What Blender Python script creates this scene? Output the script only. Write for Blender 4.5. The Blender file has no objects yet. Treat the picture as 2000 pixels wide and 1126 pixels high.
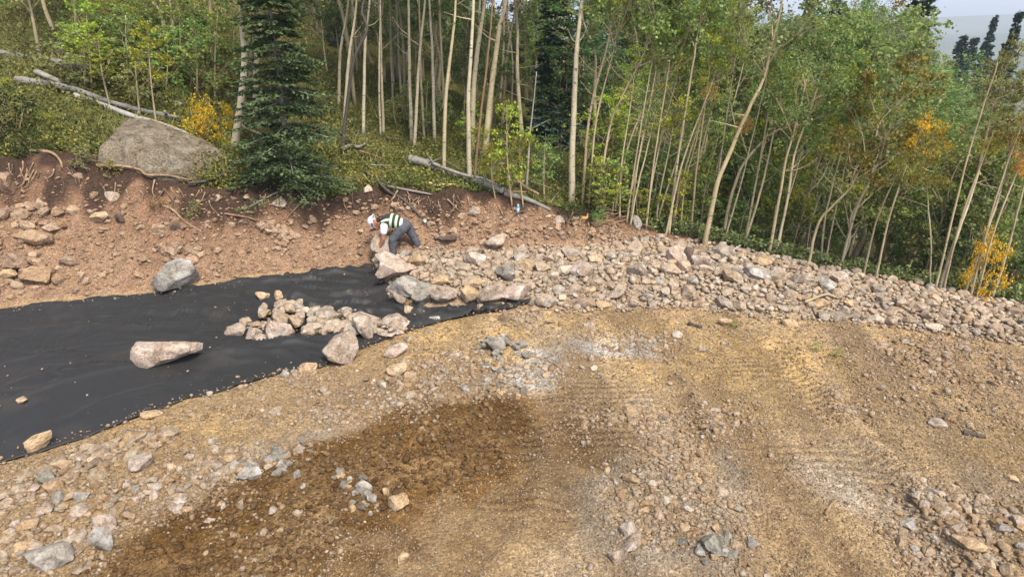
import bpy, bmesh, math, random
import numpy as np
from mathutils import Vector, Matrix, Euler, Quaternion

# ------------------------------------------------------------------ camera, world, sun, exposure
scene = bpy.context.scene
COL = scene.collection
CAM_H = 5.0
FPX = 1250.0                       # focal length in pixels of a 2000 px wide frame
PITCH = math.radians(21.7)
cam_data = bpy.data.cameras.new('camera')
cam_data.sensor_width = 36.0
cam_data.lens = 36.0 * FPX / 2000.0
cam_data.clip_start = 0.1
cam_data.clip_end = 20000
cam = bpy.data.objects.new('camera', cam_data)
cam.location = (0, 0, CAM_H)
cam.rotation_euler = (math.pi / 2 - PITCH, 0, 0)
COL.objects.link(cam)
scene.camera = cam

SUN_EL, SUN_AZ = 56.0, 150.0       # azimuth clockwise from +Y (the view direction)
world = bpy.data.worlds.new('World')
scene.world = world
world.use_nodes = True
wn = world.node_tree.nodes
sky = wn.new('ShaderNodeTexSky')
sky.sky_type = 'NISHITA'
sky.sun_disc = False
sky.sun_elevation = math.radians(SUN_EL)
sky.sun_rotation = math.radians(SUN_AZ)
sky.air_density = 0.5
sky.dust_density = 1.3
sky.ozone_density = 5.0
wn['Background'].inputs['Strength'].default_value = 0.15
hsv = wn.new('ShaderNodeHueSaturation')          # thin even cloud: paler than the clear sky
hsv.inputs['Saturation'].default_value = 0.55
world.node_tree.links.new(sky.outputs[0], hsv.inputs['Color'])
world.node_tree.links.new(hsv.outputs[0], wn['Background'].inputs['Color'])

sd = bpy.data.lights.new('sun', 'SUN')
sd.energy = 2.4
sd.angle = math.radians(20)
sd.color = (1.0, 0.93, 0.79)
sun = bpy.data.objects.new('sun', sd)
az, el = math.radians(SUN_AZ), math.radians(SUN_EL)
to_sun = Vector((math.sin(az) * math.cos(el), math.cos(az) * math.cos(el), math.sin(el)))
sun.rotation_euler = to_sun.to_track_quat('Z', 'Y').to_euler()
sun.location = (0, 0, 30)
COL.objects.link(sun)

scene.view_settings.view_transform = 'Standard'
scene.view_settings.look = 'None'
scene.view_settings.gamma = 1.0
scene.view_settings.exposure = 1.33

rng = np.random.default_rng(11)
random.seed(11)

# ------------------------------------------------------------------ geometry of the view, for laying out the place
SP, CP = math.sin(PITCH), math.cos(PITCH)

def ray(px, py):
    a, b = (px - 1000.0) / FPX, (563.0 - py) / FPX
    return np.array([a, CP + b * SP, -SP + b * CP])

def on_z(px, py, z=0.0):
    d = ray(px, py)
    t = (z - CAM_H) / d[2]
    return np.array([d[0] * t, d[1] * t, z])

def on_y(px, py, Y):
    d = ray(px, py)
    t = Y / d[1]
    return np.array([d[0] * t, Y, CAM_H + d[2] * t])

def depth(p):
    return p[1] * CP - (p[2] - CAM_H) * SP

def mpp(p):                        # metres per photo pixel at a point
    return depth(p) / FPX

def sstep(a, b, x):
    t = np.clip((np.asarray(x, float) - a) / (b - a), 0, 1)
    return t * t * (3 - 2 * t)

# value noise
_perm = np.random.default_rng(5).random((256, 256))
def vnoise(x, y):
    x = np.asarray(x, float); y = np.asarray(y, float)
    xi = np.floor(x).astype(np.int64); yi = np.floor(y).astype(np.int64)
    fx = x - xi; fy = y - yi
    fx = fx * fx * (3 - 2 * fx); fy = fy * fy * (3 - 2 * fy)
    a = _perm[xi & 255, yi & 255]; b = _perm[(xi + 1) & 255, yi & 255]
    c = _perm[xi & 255, (yi + 1) & 255]; d = _perm[(xi + 1) & 255, (yi + 1) & 255]
    return (a * (1 - fx) + b * fx) * (1 - fy) + (c * (1 - fx) + d * fx) * fy
def fbm(x, y, oct=4):
    s, a, n = 0, 1, 0
    for i in range(oct):
        s = s + a * vnoise(x * 2 ** i + 17.3 * i, y * 2 ** i + 9.1 * i); n += a; a *= .5
    return s / n                   # 0..1

# ------------------------------------------------------------------ terrain description
TOE = [(-250, 636, 0), (0, 597, 0), (180, 580, 0), (300, 570, 0), (500, 542, 0), (725, 520, 0), (760, 499, .28), (850, 492, .3),
       (1000, 490, .3), (1100, 487, .3), (1200, 478, .3), (1290, 469, .32), (1400, 486, .3), (1500, 505, .28),
       (1700, 542, .15), (1900, 580, .05), (2000, 600, 0), (2250, 665, 0)]
HB = [2.7, 2.4, 1.95, 1.75, 1.45, 1.35, 1.35, 1.35, 1.28, 1.15, .90, .50, .36, .3, .15, .05, 0, 0]
WB = [3.4, 3.1, 2.5, 2.2, 1.9, 1.7, 1.2, 1.1, 1.0, .9, .7, .4, .4, .4, .4, .4, .4, .4]
_t = np.array([on_z(*p) for p in TOE])
TX, TY, TB = _t[:, 0], _t[:, 1], np.array([p[2] for p in TOE])
def toe(x): return np.interp(x, TX, TY)
FRONT = [(728, 521), (745, 553), (770, 590), (800, 606), (960, 604), (1040, 600), (1120, 607), (1300, 602), (1500, 618), (1700, 632), (1850, 644), (2000, 668), (2250, 720)]
_f = np.array([on_z(a, b, 0) for a, b in FRONT])
FX, FY = _f[:, 0], _f[:, 1]
XR = FX[0]
def front(x): return np.interp(x, FX, FY)
CREST = [(-200, 842), (0, 792), (130, 752), (260, 722), (385, 702), (600, 668), (700, 655), (800, 640), (900, 617), (1040, 600)]
_c = np.array([on_z(a, b, .06) for a, b in CREST])
def crest(x): return np.interp(x, _c[:, 0], _c[:, 1])
EDGE = [(-200, 965), (0, 907), (150, 862), (300, 807), (420, 771), (560, 727), (630, 715), (690, 688), (800, 656), (900, 627), (1000, 605), (1038, 598)]
_e = np.array([on_z(a, b, 0) for a, b in EDGE])
def edge(x): return np.interp(x, _e[:, 0], _e[:, 1])
XE = _e[-1, 0]
def fab_back(x):
    return np.where(x < XR, toe(x) - .05, np.maximum(front(x) + .12, edge(x) + .02))

def slope_u(u):
    return np.interp(u, [-.9, -.6, -.35, -.1, .0, .12, .25, .5, 1.0], [.34, .34, .30, .20, .13, .03, -.12, -.24, -.30])

def riprap_mask(x, y):
    return (x > XR) & (y > front(x)) & (y < toe(x) + .1)

def in_poly(x, y, poly):
    x = np.asarray(x); y = np.asarray(y)
    inside = np.zeros(x.shape, bool)
    n = len(poly); j = n - 1
    for i in range(n):
        xi, yi = poly[i]; xj, yj = poly[j]
        with np.errstate(divide='ignore', invalid='ignore'):
            c = ((yi > y) != (yj > y)) & (x < (xj - xi) * (y - yi) / (yj - yi + 1e-12) + xi)
        inside ^= c; j = i
    return inside
def poly_soft(x, y, poly, soft=.35):
    """1 inside, 0 outside, blended over soft metres"""
    ins = in_poly(x, y, poly)
    dist = np.full(np.shape(x), 1e9)
    for i in range(len(poly)):
        ax, ay = poly[i - 1]; bx, by = poly[i]
        ex, ey = bx - ax, by - ay
        t = np.clip(((x - ax) * ex + (y - ay) * ey) / (ex * ex + ey * ey + 1e-9), 0, 1)
        dist = np.minimum(dist, np.hypot(x - ax - t * ex, y - ay - t * ey))
    sd_ = np.where(ins, dist, -dist)
    return sstep(-soft, soft, sd_)
def wpoly(pts): return [tuple(on_z(a, b, 0)[:2]) for a, b in pts]

Z_DARK = wpoly([(120, 1180), (240, 1080), (420, 965), (620, 890), (760, 830), (880, 792), (1000, 788), (1040, 820), (1000, 890), (880, 950), (740, 1010), (650, 1070), (590, 1180)])
Z_DARK2 = wpoly([(600, 1200), (740, 1000), (900, 860), (1040, 785), (1150, 785), (1260, 840), (1180, 950), (1080, 1020), (950, 1070), (820, 1180)])
Z_OCHRE = [wpoly([(790, 700), (880, 640), (1000, 618), (1250, 618), (1350, 640), (1180, 660), (960, 700), (850, 740)]),
           wpoly([(360, 830), (440, 790), (560, 800), (520, 850), (400, 850)]),
           wpoly([(1180, 690), (1500, 660), (1760, 760), (1500, 790), (1200, 760)]),
           wpoly([(0, 1010), (150, 1000), (180, 1040), (0, 1090)]),
           wpoly([(1900, 930), (2100, 900), (2100, 1010), (1920, 1000)])]
Z_GREY = [wpoly([(930, 690), (1010, 640), (1240, 640), (1270, 690), (1080, 700), (1040, 770), (900, 780)]),
          wpoly([(350, 980), (460, 870), (640, 820), (700, 850), (560, 930), (420, 1000)]),
          wpoly([(1150, 860), (1330, 800), (1420, 1000), (1560, 1180), (950, 1180), (1100, 1040)]),
          wpoly([(1560, 860), (1700, 900), (2000, 1000), (2100, 1180), (1850, 1180), (1650, 1000)]),
          wpoly([(660, 960), (740, 930), (760, 1000), (690, 1020)])]
Z_TRACK = [wpoly([(980, 790), (1150, 760), (1330, 800), (1300, 900), (1180, 1000), (1040, 1010)]), wpoly([(1370, 720), (1560, 700), (1680, 800), (1760, 940), (1600, 960), (1420, 880)]), wpoly([(700, 860), (1000, 830), (1040, 980), (800, 1000)])]
Z_PURPLE = [wpoly([(1560, 650), (2100, 690), (2100, 820), (1700, 720)]), wpoly([(600, 760), (760, 730), (840, 770), (700, 800)])]

RUTS = [([(1330, 740), (1385, 860), (1480, 960), (1600, 1100), (1660, 1180)], .085), ([(1560, 690), (1660, 830), (1745, 930), (1850, 1050), (1950, 1180)], .09),
        ([(1100, 780), (1085, 900), (1050, 1010), (980, 1126), (930, 1200)], .05), ([(1750, 690), (1900, 790), (2060, 880)], .07)]
RUTS = [([tuple(on_z(a, b, 0)[:2]) for a, b in q], h) for q, h in RUTS]
def ruts(x, y):
    z = np.zeros(np.shape(x))
    wx = x + (fbm(x * .9 + 21, y * .9, 3) - .5) * .5; wy = y + (fbm(x * .9, y * .9 + 33, 3) - .5) * .5
    for q, h in RUTS:
        dist = np.full(np.shape(x), 1e9)
        for i in range(1, len(q)):
            ax, ay = q[i - 1]; ex, ey = q[i][0] - ax, q[i][1] - ay
            t = np.clip(((wx - ax) * ex + (wy - ay) * ey) / (ex * ex + ey * ey), 0, 1)
            dist = np.minimum(dist, np.hypot(wx - ax - t * ex, wy - ay - t * ey))
        z = z + h * np.exp(-(dist / .13) ** 2) - h * .5 * np.exp(-((dist - .32) / .16) ** 2)
    return z
def H(x, y, micro=True):
    x = np.asarray(x, float); y = np.asarray(y, float)
    ty = toe(x)
    d = y - ty
    b0 = np.interp(x, TX, TB)
    hb = np.interp(x, TX, HB); wb = np.interp(x, TX, WB)
    # pad
    z = np.zeros_like(x + y)
    z = z + (fbm(x * .35 + 3, y * .35 + 7, 3) - .5) * .16 * sstep(4, 8, y)
    ru = b0 * sstep(0, 1.0, y - front(x)) * sstep(XR - .05, XR + .3, x)
    z = z + ru
    # channel under the fabric
    ce = crest(x); bk = np.where(x < XR, ty, front(x) + .2)
    t = np.clip((y - ce) / np.maximum(bk - ce, .1), 0, 1)
    amp = np.interp(x, [-14, -9, -3.5, -2, -.6, .3], [.34, .34, .30, .2, .06, 0])
    z = z - amp * np.sin(math.pi * t) ** .8
    z = z + amp * .3 * np.exp(-((y - ce) / .45) ** 2)
    # bank and what lies beyond it
    tt = np.clip(d / wb, 0, 1)
    n1 = fbm(x * .9, y * .9, 4) - .5
    prof = .72 * tt + .28 * sstep(.25, 1, tt)
    u = x / np.maximum(y, 3)
    far = np.maximum(d - wb, 0)
    s = slope_u(u)
    farh = np.where(s > 0, s * 45 * (1 - np.exp(-far / 45)) * 1.0, s * far)
    valley = np.minimum(far, 260)
    farh = np.where(s <= 0, s * 140 * (1 - np.exp(-valley / 140)), farh)
    zb = b0 + (hb - b0) * prof + farh
    zb = zb + n1 * .62 * sstep(0, .5, tt) * np.interp(hb - b0, [0, .3, 1.2], [.15, .45, 1.0])
    zb = zb + (fbm(x * .25, y * .25, 3) - .5) * .9 * sstep(1, 5, far)
    z = np.where(d > 0, zb + (z - ru) * (1 - sstep(0, 1, d)), z)
    # distant hills
    r = np.hypot(x, y)
    fh = -18 + (fbm(x * .0016 + 2, y * .0016 + 5, 4)) * 120 * sstep(300, 3200, r) * sstep(200, 1500, y) - 26 * sstep(150, 700, r) * (1 - sstep(900, 3000, r))
    z = z * (1 - sstep(120, 420, r)) + fh * sstep(120, 420, r)
    if micro:
        near = (d < 0) & (y > 3) & (y < 14)
        if near.any():
            zr = ruts(x, y)
            zr = zr + poly_soft(x, y, Z_DARK, .4) * ((fbm(x * 5 + 3, y * 5, 4) - .5) * .16 - np.abs(fbm(x * 8 + 3, y * 8, 3) - .5) * .12 + .05)
            z = z + np.where(near & (y < edge(x)) | (near & (x > XE)), zr * (1 - sstep(-.5, 0, y - front(x)) * (x > XR)), 0)
        rill = np.abs(fbm(x * 1.9 + 5, y * .55, 4) - .5) * 2
        z = z - np.where(d > 0, (np.exp(-(rill / .16) ** 2) - .35) * .13 * np.sin(math.pi * np.clip(tt, 0, 1)) * np.interp(hb - b0, [0, .5], [0, 1]), 0)
        z = z + (fbm(x * 3.1, y * 3.1, 4) - .5) * .10 * np.where(d > 0, 1.3, .45)
        z = z + (fbm(x * 11, y * 11, 2) - .5) * .035 * np.where(d > 0, 1.2, .7)
    return z

def on_ground(px, py, lift=0.0):
    d = ray(px, py)
    ts = np.concatenate([np.arange(3, 45, .03), np.arange(45, 120, .3)])
    z = CAM_H + d[2] * ts
    g = H(d[0] * ts, d[1] * ts, False)
    k = np.where(z < g)[0]
    t = ts[k[0]] if len(k) else 60.0
    return np.array([d[0] * t, d[1] * t, float(H(d[0] * t, d[1] * t)) + lift])

def fabric_mask(x, y, pad=0.0):
    return (x < XE - pad) & (y > edge(x) + pad) & (y < fab_back(x) - pad)

# ------------------------------------------------------------------ mesh helpers
def fast_mesh(name, V, F, smooth=False):
    V = np.asarray(V, np.float32); F = np.asarray(F, np.int32)
    me = bpy.data.meshes.new(name)
    k = F.shape[1]
    me.vertices.add(len(V)); me.vertices.foreach_set('co', V.ravel())
    me.loops.add(F.size); me.loops.foreach_set('vertex_index', F.ravel())
    me.polygons.add(len(F))
    me.polygons.foreach_set('loop_start', np.arange(0, F.size, k, dtype=np.int32))
    me.polygons.foreach_set('loop_total', np.full(len(F), k, np.int32))
    if smooth: me.polygons.foreach_set('use_smooth', np.ones(len(F), bool))
    me.update(calc_edges=True)
    me.validate()
    return me

def link(name, me, mat=None, parent=None, loc=None):
    o = bpy.data.objects.new(name, me)
    COL.objects.link(o)
    if mat is not None and me is not None and len(me.materials) == 0: me.materials.append(mat)
    if parent is not None: o.parent = parent
    if loc is not None: o.location = loc
    return o

def tag(o, label=None, cat=None, group=None, kind=None):
    if label: o['label'] = label
    if cat: o['category'] = cat
    if group: o['group'] = group
    if kind: o['kind'] = kind
    return o

def thing(name, label, cat, loc, group=None):
    o = link(name, None, loc=tuple(loc))
    o.empty_display_size = .2
    return tag(o, label, cat, group)

def spline(pts, n):
    """Catmull-Rom through points"""
    P = np.asarray(pts, float)
    if len(P) == 2:
        t = np.linspace(0, 1, n)[:, None]; return P[0] * (1 - t) + P[1] * t
    P = np.vstack([2 * P[0] - P[1], P, 2 * P[-1] - P[-2]])
    m = len(P) - 3
    out = []
    for q in np.linspace(0, m - 1e-6, n):
        i = int(q); t = q - i
        a, b, c, d = P[i:i + 4]
        out.append(.5 * ((2 * b) + (-a + c) * t + (2 * a - 5 * b + 4 * c - d) * t * t + (-a + 3 * b - 3 * c + d) * t ** 3))
    return np.array(out)

def tube(P, R, seg=7, lump=0.0, seed=0):
    """open tube with both ends closed by collapsed rings; returns V, quads"""
    P = np.asarray(P, float); n = len(P)
    R = np.broadcast_to(np.asarray(R, float), (n,)).copy()
    P = np.vstack([P[0], P, P[-1]]); R = np.concatenate([[1e-4], R, [1e-4]]); n += 2
    T = np.gradient(P, axis=0)
    T[0] = T[1]; T[-1] = T[-2]
    T /= np.linalg.norm(T, axis=1)[:, None] + 1e-9
    ref = np.array([0, 0, 1.0]) if abs(T[n // 2][2]) < .8 else np.array([1.0, 0, 0])
    A = np.cross(T, ref); A /= np.linalg.norm(A, axis=1)[:, None] + 1e-9
    B = np.cross(T, A)
    th = np.linspace(0, 2 * np.pi, seg, endpoint=False)
    rr = R[:, None] * np.ones(seg)
    if lump:
        g = np.random.default_rng(seed)
        rr = rr * (1 + lump * (g.random((n, seg)) - .5) * 2)
    V = P[:, None, :] + rr[:, :, None] * (np.cos(th)[None, :, None] * A[:, None, :] + np.sin(th)[None, :, None] * B[:, None, :])
    i = np.arange(n - 1)[:, None]; j = np.arange(seg)[None, :]
    F = np.stack([i * seg + j, i * seg + (j + 1) % seg, (i + 1) * seg + (j + 1) % seg, (i + 1) * seg + j], -1).reshape(-1, 4)
    return V.reshape(-1, 3), F

def merge(parts):
    Vs, Fs, k = [], [], 0
    for V, F in parts:
        Vs.append(V); Fs.append(np.asarray(F) + k); k += len(V)
    return np.vstack(Vs), np.vstack(Fs)

_ico = {}
def ico(sub):
    if sub not in _ico:
        bm = bmesh.new(); bmesh.ops.create_icosphere(bm, subdivisions=sub, radius=1)
        V = np.array([v.co[:] for v in bm.verts]); F = np.array([[v.index for v in f.verts] for f in bm.faces])
        bm.free(); _ico[sub] = (V, F)
    V, F = _ico[sub]
    return V.copy(), F.copy()

def rock_VF(seed, sub=3, cuts=11, scale=(1, .8, .65), rough=.05, box=0.0):
    g = np.random.default_rng(seed)
    V, F = ico(sub)
    if box: V = np.sign(V) * np.abs(V) ** (1 - box)
    for k in range(cuts):
        n = g.normal(size=3); n /= np.linalg.norm(n)
        o = g.uniform(.50, .82)
        s = V @ n - o
        V = V - np.maximum(s, 0)[:, None] * n * .97
    if rough:
        f = 2.2
        ph = g.uniform(0, 9, 6)
        nz = (fbm(V[:, 0] * f + ph[0] + V[:, 2] * 1.3, V[:, 1] * f + ph[1] - V[:, 2] * 1.7, 4) - .5)
        V = V * (1 + nz[:, None] * rough * 4)
        if sub >= 4:
            nz = fbm(V[:, 0] * 7 + ph[2] + V[:, 2] * 4, V[:, 1] * 7 + ph[3] - V[:, 2] * 5, 3) - .5
            V = V * (1 + nz[:, None] * rough * 1.6)
    V = V / np.abs(V).max(0)
    return V * np.asarray(scale), F

# ------------------------------------------------------------------ materials
def new_mat(name):
    m = bpy.data.materials.new(name); m.use_nodes = True
    nt = m.node_tree
    return m, nt, nt.nodes['Principled BSDF']
def N(nt, t, **kw):
    n = nt.nodes.new(t)
    for k, v in kw.items():
        if k in n.inputs: n.inputs[k].default_value = v
        else: setattr(n, k, v)
    return n
def ramp(nt, fac, stops):
    r = nt.nodes.new('ShaderNodeValToRGB')
    cr = r.color_ramp
    while len(cr.elements) < len(stops): cr.elements.new(.5)
    for e, (p, c) in zip(cr.elements, stops):
        e.position = p; e.color = (*c, 1) if len(c) == 3 else c
    if fac is not None: nt.links.new(fac, r.inputs[0])
    return r
def mixc(nt, fac, a, b, mode='MIX'):
    m = nt.nodes.new('ShaderNodeMix'); m.data_type = 'RGBA'; m.blend_type = mode
    for s, v in ((m.inputs[0], fac), (m.inputs[6], a), (m.inputs[7], b)):
        if hasattr(v, 'links'): nt.links.new(v, s)
        elif isinstance(v, (int, float)): s.default_value = v
        else: s.default_value = (*v, 1)
    return m.outputs[2]

def simple_mat(name, col, rough=.8, metal=0, var=.0, scale=20, bump=0):
    m, nt, p = new_mat(name)
    p.inputs['Roughness'].default_value = rough; p.inputs['Metallic'].default_value = metal
    p.inputs['Specular IOR Level'].default_value = .25
    if var or bump:
        tc = N(nt, 'ShaderNodeTexCoord'); nz = N(nt, 'ShaderNodeTexNoise', Scale=scale, Detail=5.0)
        nt.links.new(tc.outputs['Object'], nz.inputs['Vector'])
        if var:
            c2 = tuple(max(0, c * (1 - var)) for c in col); c3 = tuple(min(1, c * (1 + var)) for c in col)
            r = ramp(nt, nz.outputs[0], [(.3, c2), (.7, c3)])
            nt.links.new(r.outputs[0], p.inputs['Base Color'])
        else: p.inputs['Base Color'].default_value = (*col, 1)
        if bump:
            b = N(nt, 'ShaderNodeBump', Strength=bump, Distance=.02)
            nt.links.new(nz.outputs[0], b.inputs['Height']); nt.links.new(b.outputs[0], p.inputs['Normal'])
    else: p.inputs['Base Color'].default_value = (*col, 1)
    return m

def rock_mat(name, palette, per_object=True, dust=.35, fine=1.0, contrast=1.0):
    """palette: colours picked per stone; pale mineral dust and dark mottling over it"""
    m, nt, p = new_mat(name)
    if per_object:
        src = N(nt, 'ShaderNodeObjectInfo').outputs['Random']
    else:
        src = N(nt, 'ShaderNodeNewGeometry').outputs['Random Per Island']
    st = [(i / max(1, len(palette) - 1), c) for i, c in enumerate(palette)]
    base = ramp(nt, src, st).outputs[0]
    geo = N(nt, 'ShaderNodeNewGeometry')
    off = N(nt, 'ShaderNodeVectorMath', operation='ADD')
    comb = N(nt, 'ShaderNodeCombineXYZ')
    mul = N(nt, 'ShaderNodeMath', operation='MULTIPLY'); mul.inputs[1].default_value = 57.0
    nt.links.new(src, mul.inputs[0]); nt.links.new(mul.outputs[0], comb.inputs[0]); nt.links.new(mul.outputs[0], comb.inputs[2])
    nt.links.new(geo.outputs['Position'], off.inputs[0]); nt.links.new(comb.outputs[0], off.inputs[1])
    n1 = N(nt, 'ShaderNodeTexNoise', Scale=9.0 * fine, Detail=8.0, Roughness=.7)
    n2 = N(nt, 'ShaderNodeTexNoise', Scale=34.0 * fine, Detail=6.0, Roughness=.7)
    n3 = N(nt, 'ShaderNodeTexNoise', Scale=4.0 * fine, Detail=6.0, Roughness=.65, Distortion=.8)
    for n in (n1, n2, n3): nt.links.new(off.outputs[0], n.inputs['Vector'])
    dk = ramp(nt, n1.outputs[0], [(.34, (.42, .39, .36)), (.5, (1, .98, .95)), (.68, (1.3, 1.27, 1.22))])
    c = mixc(nt, min(1, .85 * contrast), base, dk.outputs[0], 'MULTIPLY')
    sp = ramp(nt, n2.outputs[0], [(.36, (.45, .43, .41)), (.5, (1, 1, 1)), (.64, (1.5, 1.48, 1.45))])
    c = mixc(nt, min(1, .65 * contrast), c, sp.outputs[0], 'MULTIPLY')
    n4 = N(nt, 'ShaderNodeTexNoise', Scale=1.7 * fine, Detail=5.0, Roughness=.6, Distortion=.5)
    nt.links.new(off.outputs[0], n4.inputs['Vector'])
    lg = ramp(nt, n4.outputs[0], [(.3, (.62, .56, .48)), (.5, (1, 1, 1)), (.7, (1.22, 1.2, 1.18))])
    c = mixc(nt, .8, c, lg.outputs[0], 'MULTIPLY')
    du = ramp(nt, n3.outputs[0], [(.5, (0, 0, 0)), (.66, (dust, dust, dust))])
    c = mixc(nt, du.outputs[0], c, (.60, .56, .51))
    nt.links.new(c, p.inputs['Base Color'])
    p.inputs['Roughness'].default_value = .88
    p.inputs['Specular IOR Level'].default_value = .2
    bmp = N(nt, 'ShaderNodeBump', Strength=.8, Distance=.04)
    add = N(nt, 'ShaderNodeMath', operation='ADD')
    nt.links.new(n1.outputs[0], add.inputs[0]); nt.links.new(n2.outputs[0], add.inputs[1])
    nt.links.new(add.outputs[0], bmp.inputs['Height']); nt.links.new(bmp.outputs[0], p.inputs['Normal'])
    return m

PINK = [(.41, .305, .215), (.33, .25, .178), (.48, .375, .275), (.37, .275, .192), (.43, .335, .248), (.29, .235, .19), (.47, .34, .20), (.39, .32, .25), (.51, .42, .325), (.34, .245, .17), (.35, .315, .27), (.27, .21, .165)]
GRAVEL = [(.36, .255, .15), (.28, .185, .10), (.35, .285, .215), (.34, .23, .13), (.24, .155, .085), (.40, .315, .225), (.38, .255, .135), (.28, .235, .19), (.35, .24, .14), (.44, .385, .32), (.30, .19, .11)]
M_RIP = rock_mat('riprap_stone', PINK)
M_RIP_S = rock_mat('riprap_small_stone', PINK, per_object=False)
M_GRAV = rock_mat('loose_stone', GRAVEL, dust=.3)
M_GRAV_S = rock_mat('gravel', GRAVEL, per_object=False, dust=.2)
M_BANKSTONE = rock_mat('bank_stone', [(.38, .26, .17), (.33, .22, .15), (.42, .31, .21), (.28, .19, .14), (.36, .24, .14)], dust=.15)
M_GREYROCK = rock_mat('grey_rock', [(.27, .242, .21), (.31, .278, .24)], dust=.7)
M_TANROCK = rock_mat('tan_rock', [(.46, .32, .19), (.50, .36, .22)], dust=.2)
M_PINKROCK = rock_mat('pink_rock', [(.43, .33, .265), (.47, .37, .30)], dust=.7)
M_BROWNROCK = rock_mat('brown_rock', [(.36, .28, .215), (.40, .315, .245)], dust=.6)
M_DARKROCK = rock_mat('dark_rock', [(.11, .08, .065), (.15, .11, .09)], dust=.05)
M_SLATE = rock_mat('slate_rock', [(.215, .20, .165), (.26, .245, .205)], dust=.25)
M_LICHEN = rock_mat('lichen_boulder', [(.165, .138, .10), (.175, .145, .105)], dust=.18, fine=.8, contrast=1.9)

def soil_material():
    m, nt, p = new_mat('soil')
    at = N(nt, 'ShaderNodeVertexColor', layer_name='Col')
    tc = N(nt, 'ShaderNodeNewGeometry')
    n1 = N(nt, 'ShaderNodeTexNoise', Scale=3.0, Detail=10.0, Roughness=.72)
    n2 = N(nt, 'ShaderNodeTexNoise', Scale=38.0, Detail=6.0, Roughness=.75)
    vo = N(nt, 'ShaderNodeTexVoronoi', Scale=26.0, Randomness=1.0)
    vo2 = N(nt, 'ShaderNodeTexVoronoi', Scale=60.0, Randomness=1.0)
    # machine track ribs: fine bands, bent by noise
    for n in (n1, n2, vo, vo2): nt.links.new(tc.outputs['Position'], n.inputs['Vector'])
    r1 = ramp(nt, n1.outputs[0], [(.28, (.55, .52, .5)), (.5, (1, 1, 1)), (.72, (1.3, 1.28, 1.24))])
    r2 = ramp(nt, n2.outputs[0], [(.3, (.5, .48, .46)), (.5, (1, 1, 1)), (.7, (1.45, 1.42, 1.4))])
    c = mixc(nt, .7, at.outputs[0], r1.outputs[0], 'MULTIPLY')
    c = mixc(nt, .8, c, r2.outputs[0], 'MULTIPLY')
    # stone flecks
    cr = ramp(nt, vo.outputs['Color'], [(.2, (.7, .7, .7)), (.5, (1, 1, 1)), (.85, (1.5, 1.5, 1.52))])
    c = mixc(nt, .5, c, cr.outputs[0], 'MULTIPLY')
    cr2 = ramp(nt, vo2.outputs['Color'], [(.15, (.6, .6, .6)), (.5, (1, 1, 1)), (.9, (1.6, 1.6, 1.62))])
    c = mixc(nt, .5, c, cr2.outputs[0], 'MULTIPLY')
    nt.links.new(c, p.inputs['Base Color'])
    p.inputs['Roughness'].default_value = .95
    p.inputs['Specular IOR Level'].default_value = .12
    wv = N(nt, 'ShaderNodeTexWave', Scale=2.1, Distortion=2.2, Detail=3.0)
    wv.inputs['Detail Scale'].default_value = .9
    wv.wave_type = 'BANDS'; wv.bands_direction = 'Y'
    nt.links.new(tc.outputs['Position'], wv.inputs['Vector'])
    track = N(nt, 'ShaderNodeMath', operation='MULTIPLY')
    nt.links.new(at.outputs['Alpha'], track.inputs[0]); nt.links.new(wv.outputs['Fac'], track.inputs[1])
    h = N(nt, 'ShaderNodeMath', operation='MULTIPLY_ADD'); h.inputs[1].default_value = -.55
    nt.links.new(vo.outputs['Distance'], h.inputs[0]); nt.links.new(n2.outputs[0], h.inputs[2])
    h2 = N(nt, 'ShaderNodeMath', operation='MULTIPLY_ADD'); h2.inputs[1].default_value = 1.3
    nt.links.new(n1.outputs[0], h2.inputs[0]); nt.links.new(h.outputs[0], h2.inputs[2])
    h3 = N(nt, 'ShaderNodeMath', operation='MULTIPLY_ADD'); h3.inputs[1].default_value = .85
    nt.links.new(track.outputs[0], h3.inputs[0]); nt.links.new(h2.outputs[0], h3.inputs[2])
    b = N(nt, 'ShaderNodeBump', Strength=.9, Distance=.05)
    nt.links.new(h3.outputs[0], b.inputs['Height']); nt.links.new(b.outputs[0], p.inputs['Normal'])
    return m
M_SOIL = soil_material()

def leaf_material(name, trans=.5, rough=.55):
    """tint comes from the object's own colour, varied leaf by leaf"""
    m, nt, p = new_mat(name)
    oi = N(nt, 'ShaderNodeObjectInfo'); ge = N(nt, 'ShaderNodeNewGeometry')
    r = ramp(nt, ge.outputs['Random Per Island'], [(0, (.5, .55, .5)), (.5, (1, 1, 1)), (.85, (1.4, 1.4, 1.3)), (1, (1.65, 1.65, 1.3))])
    c = mixc(nt, 1.0, oi.outputs['Color'], r.outputs[0], 'MULTIPLY')
    nt.links.new(c, p.inputs['Base Color'])
    p.inputs['Roughness'].default_value = rough
    p.inputs['Specular IOR Level'].default_value = .3
    tr = N(nt, 'ShaderNodeBsdfTranslucent'); nt.links.new(c, tr.inputs['Color'])
    mx = N(nt, 'ShaderNodeMixShader'); mx.inputs[0].default_value = trans
    nt.links.new(p.outputs[0], mx.inputs[1]); nt.links.new(tr.outputs[0], mx.inputs[2])
    nt.links.new(mx.outputs[0], nt.nodes['Material Output'].inputs['Surface'])
    return m
M_LEAF = leaf_material('aspen_leaf')
M_NEEDLE = leaf_material('spruce_needle', .1, .6)
M_GRASS = leaf_material('undergrowth_leaf', .25)

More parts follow.
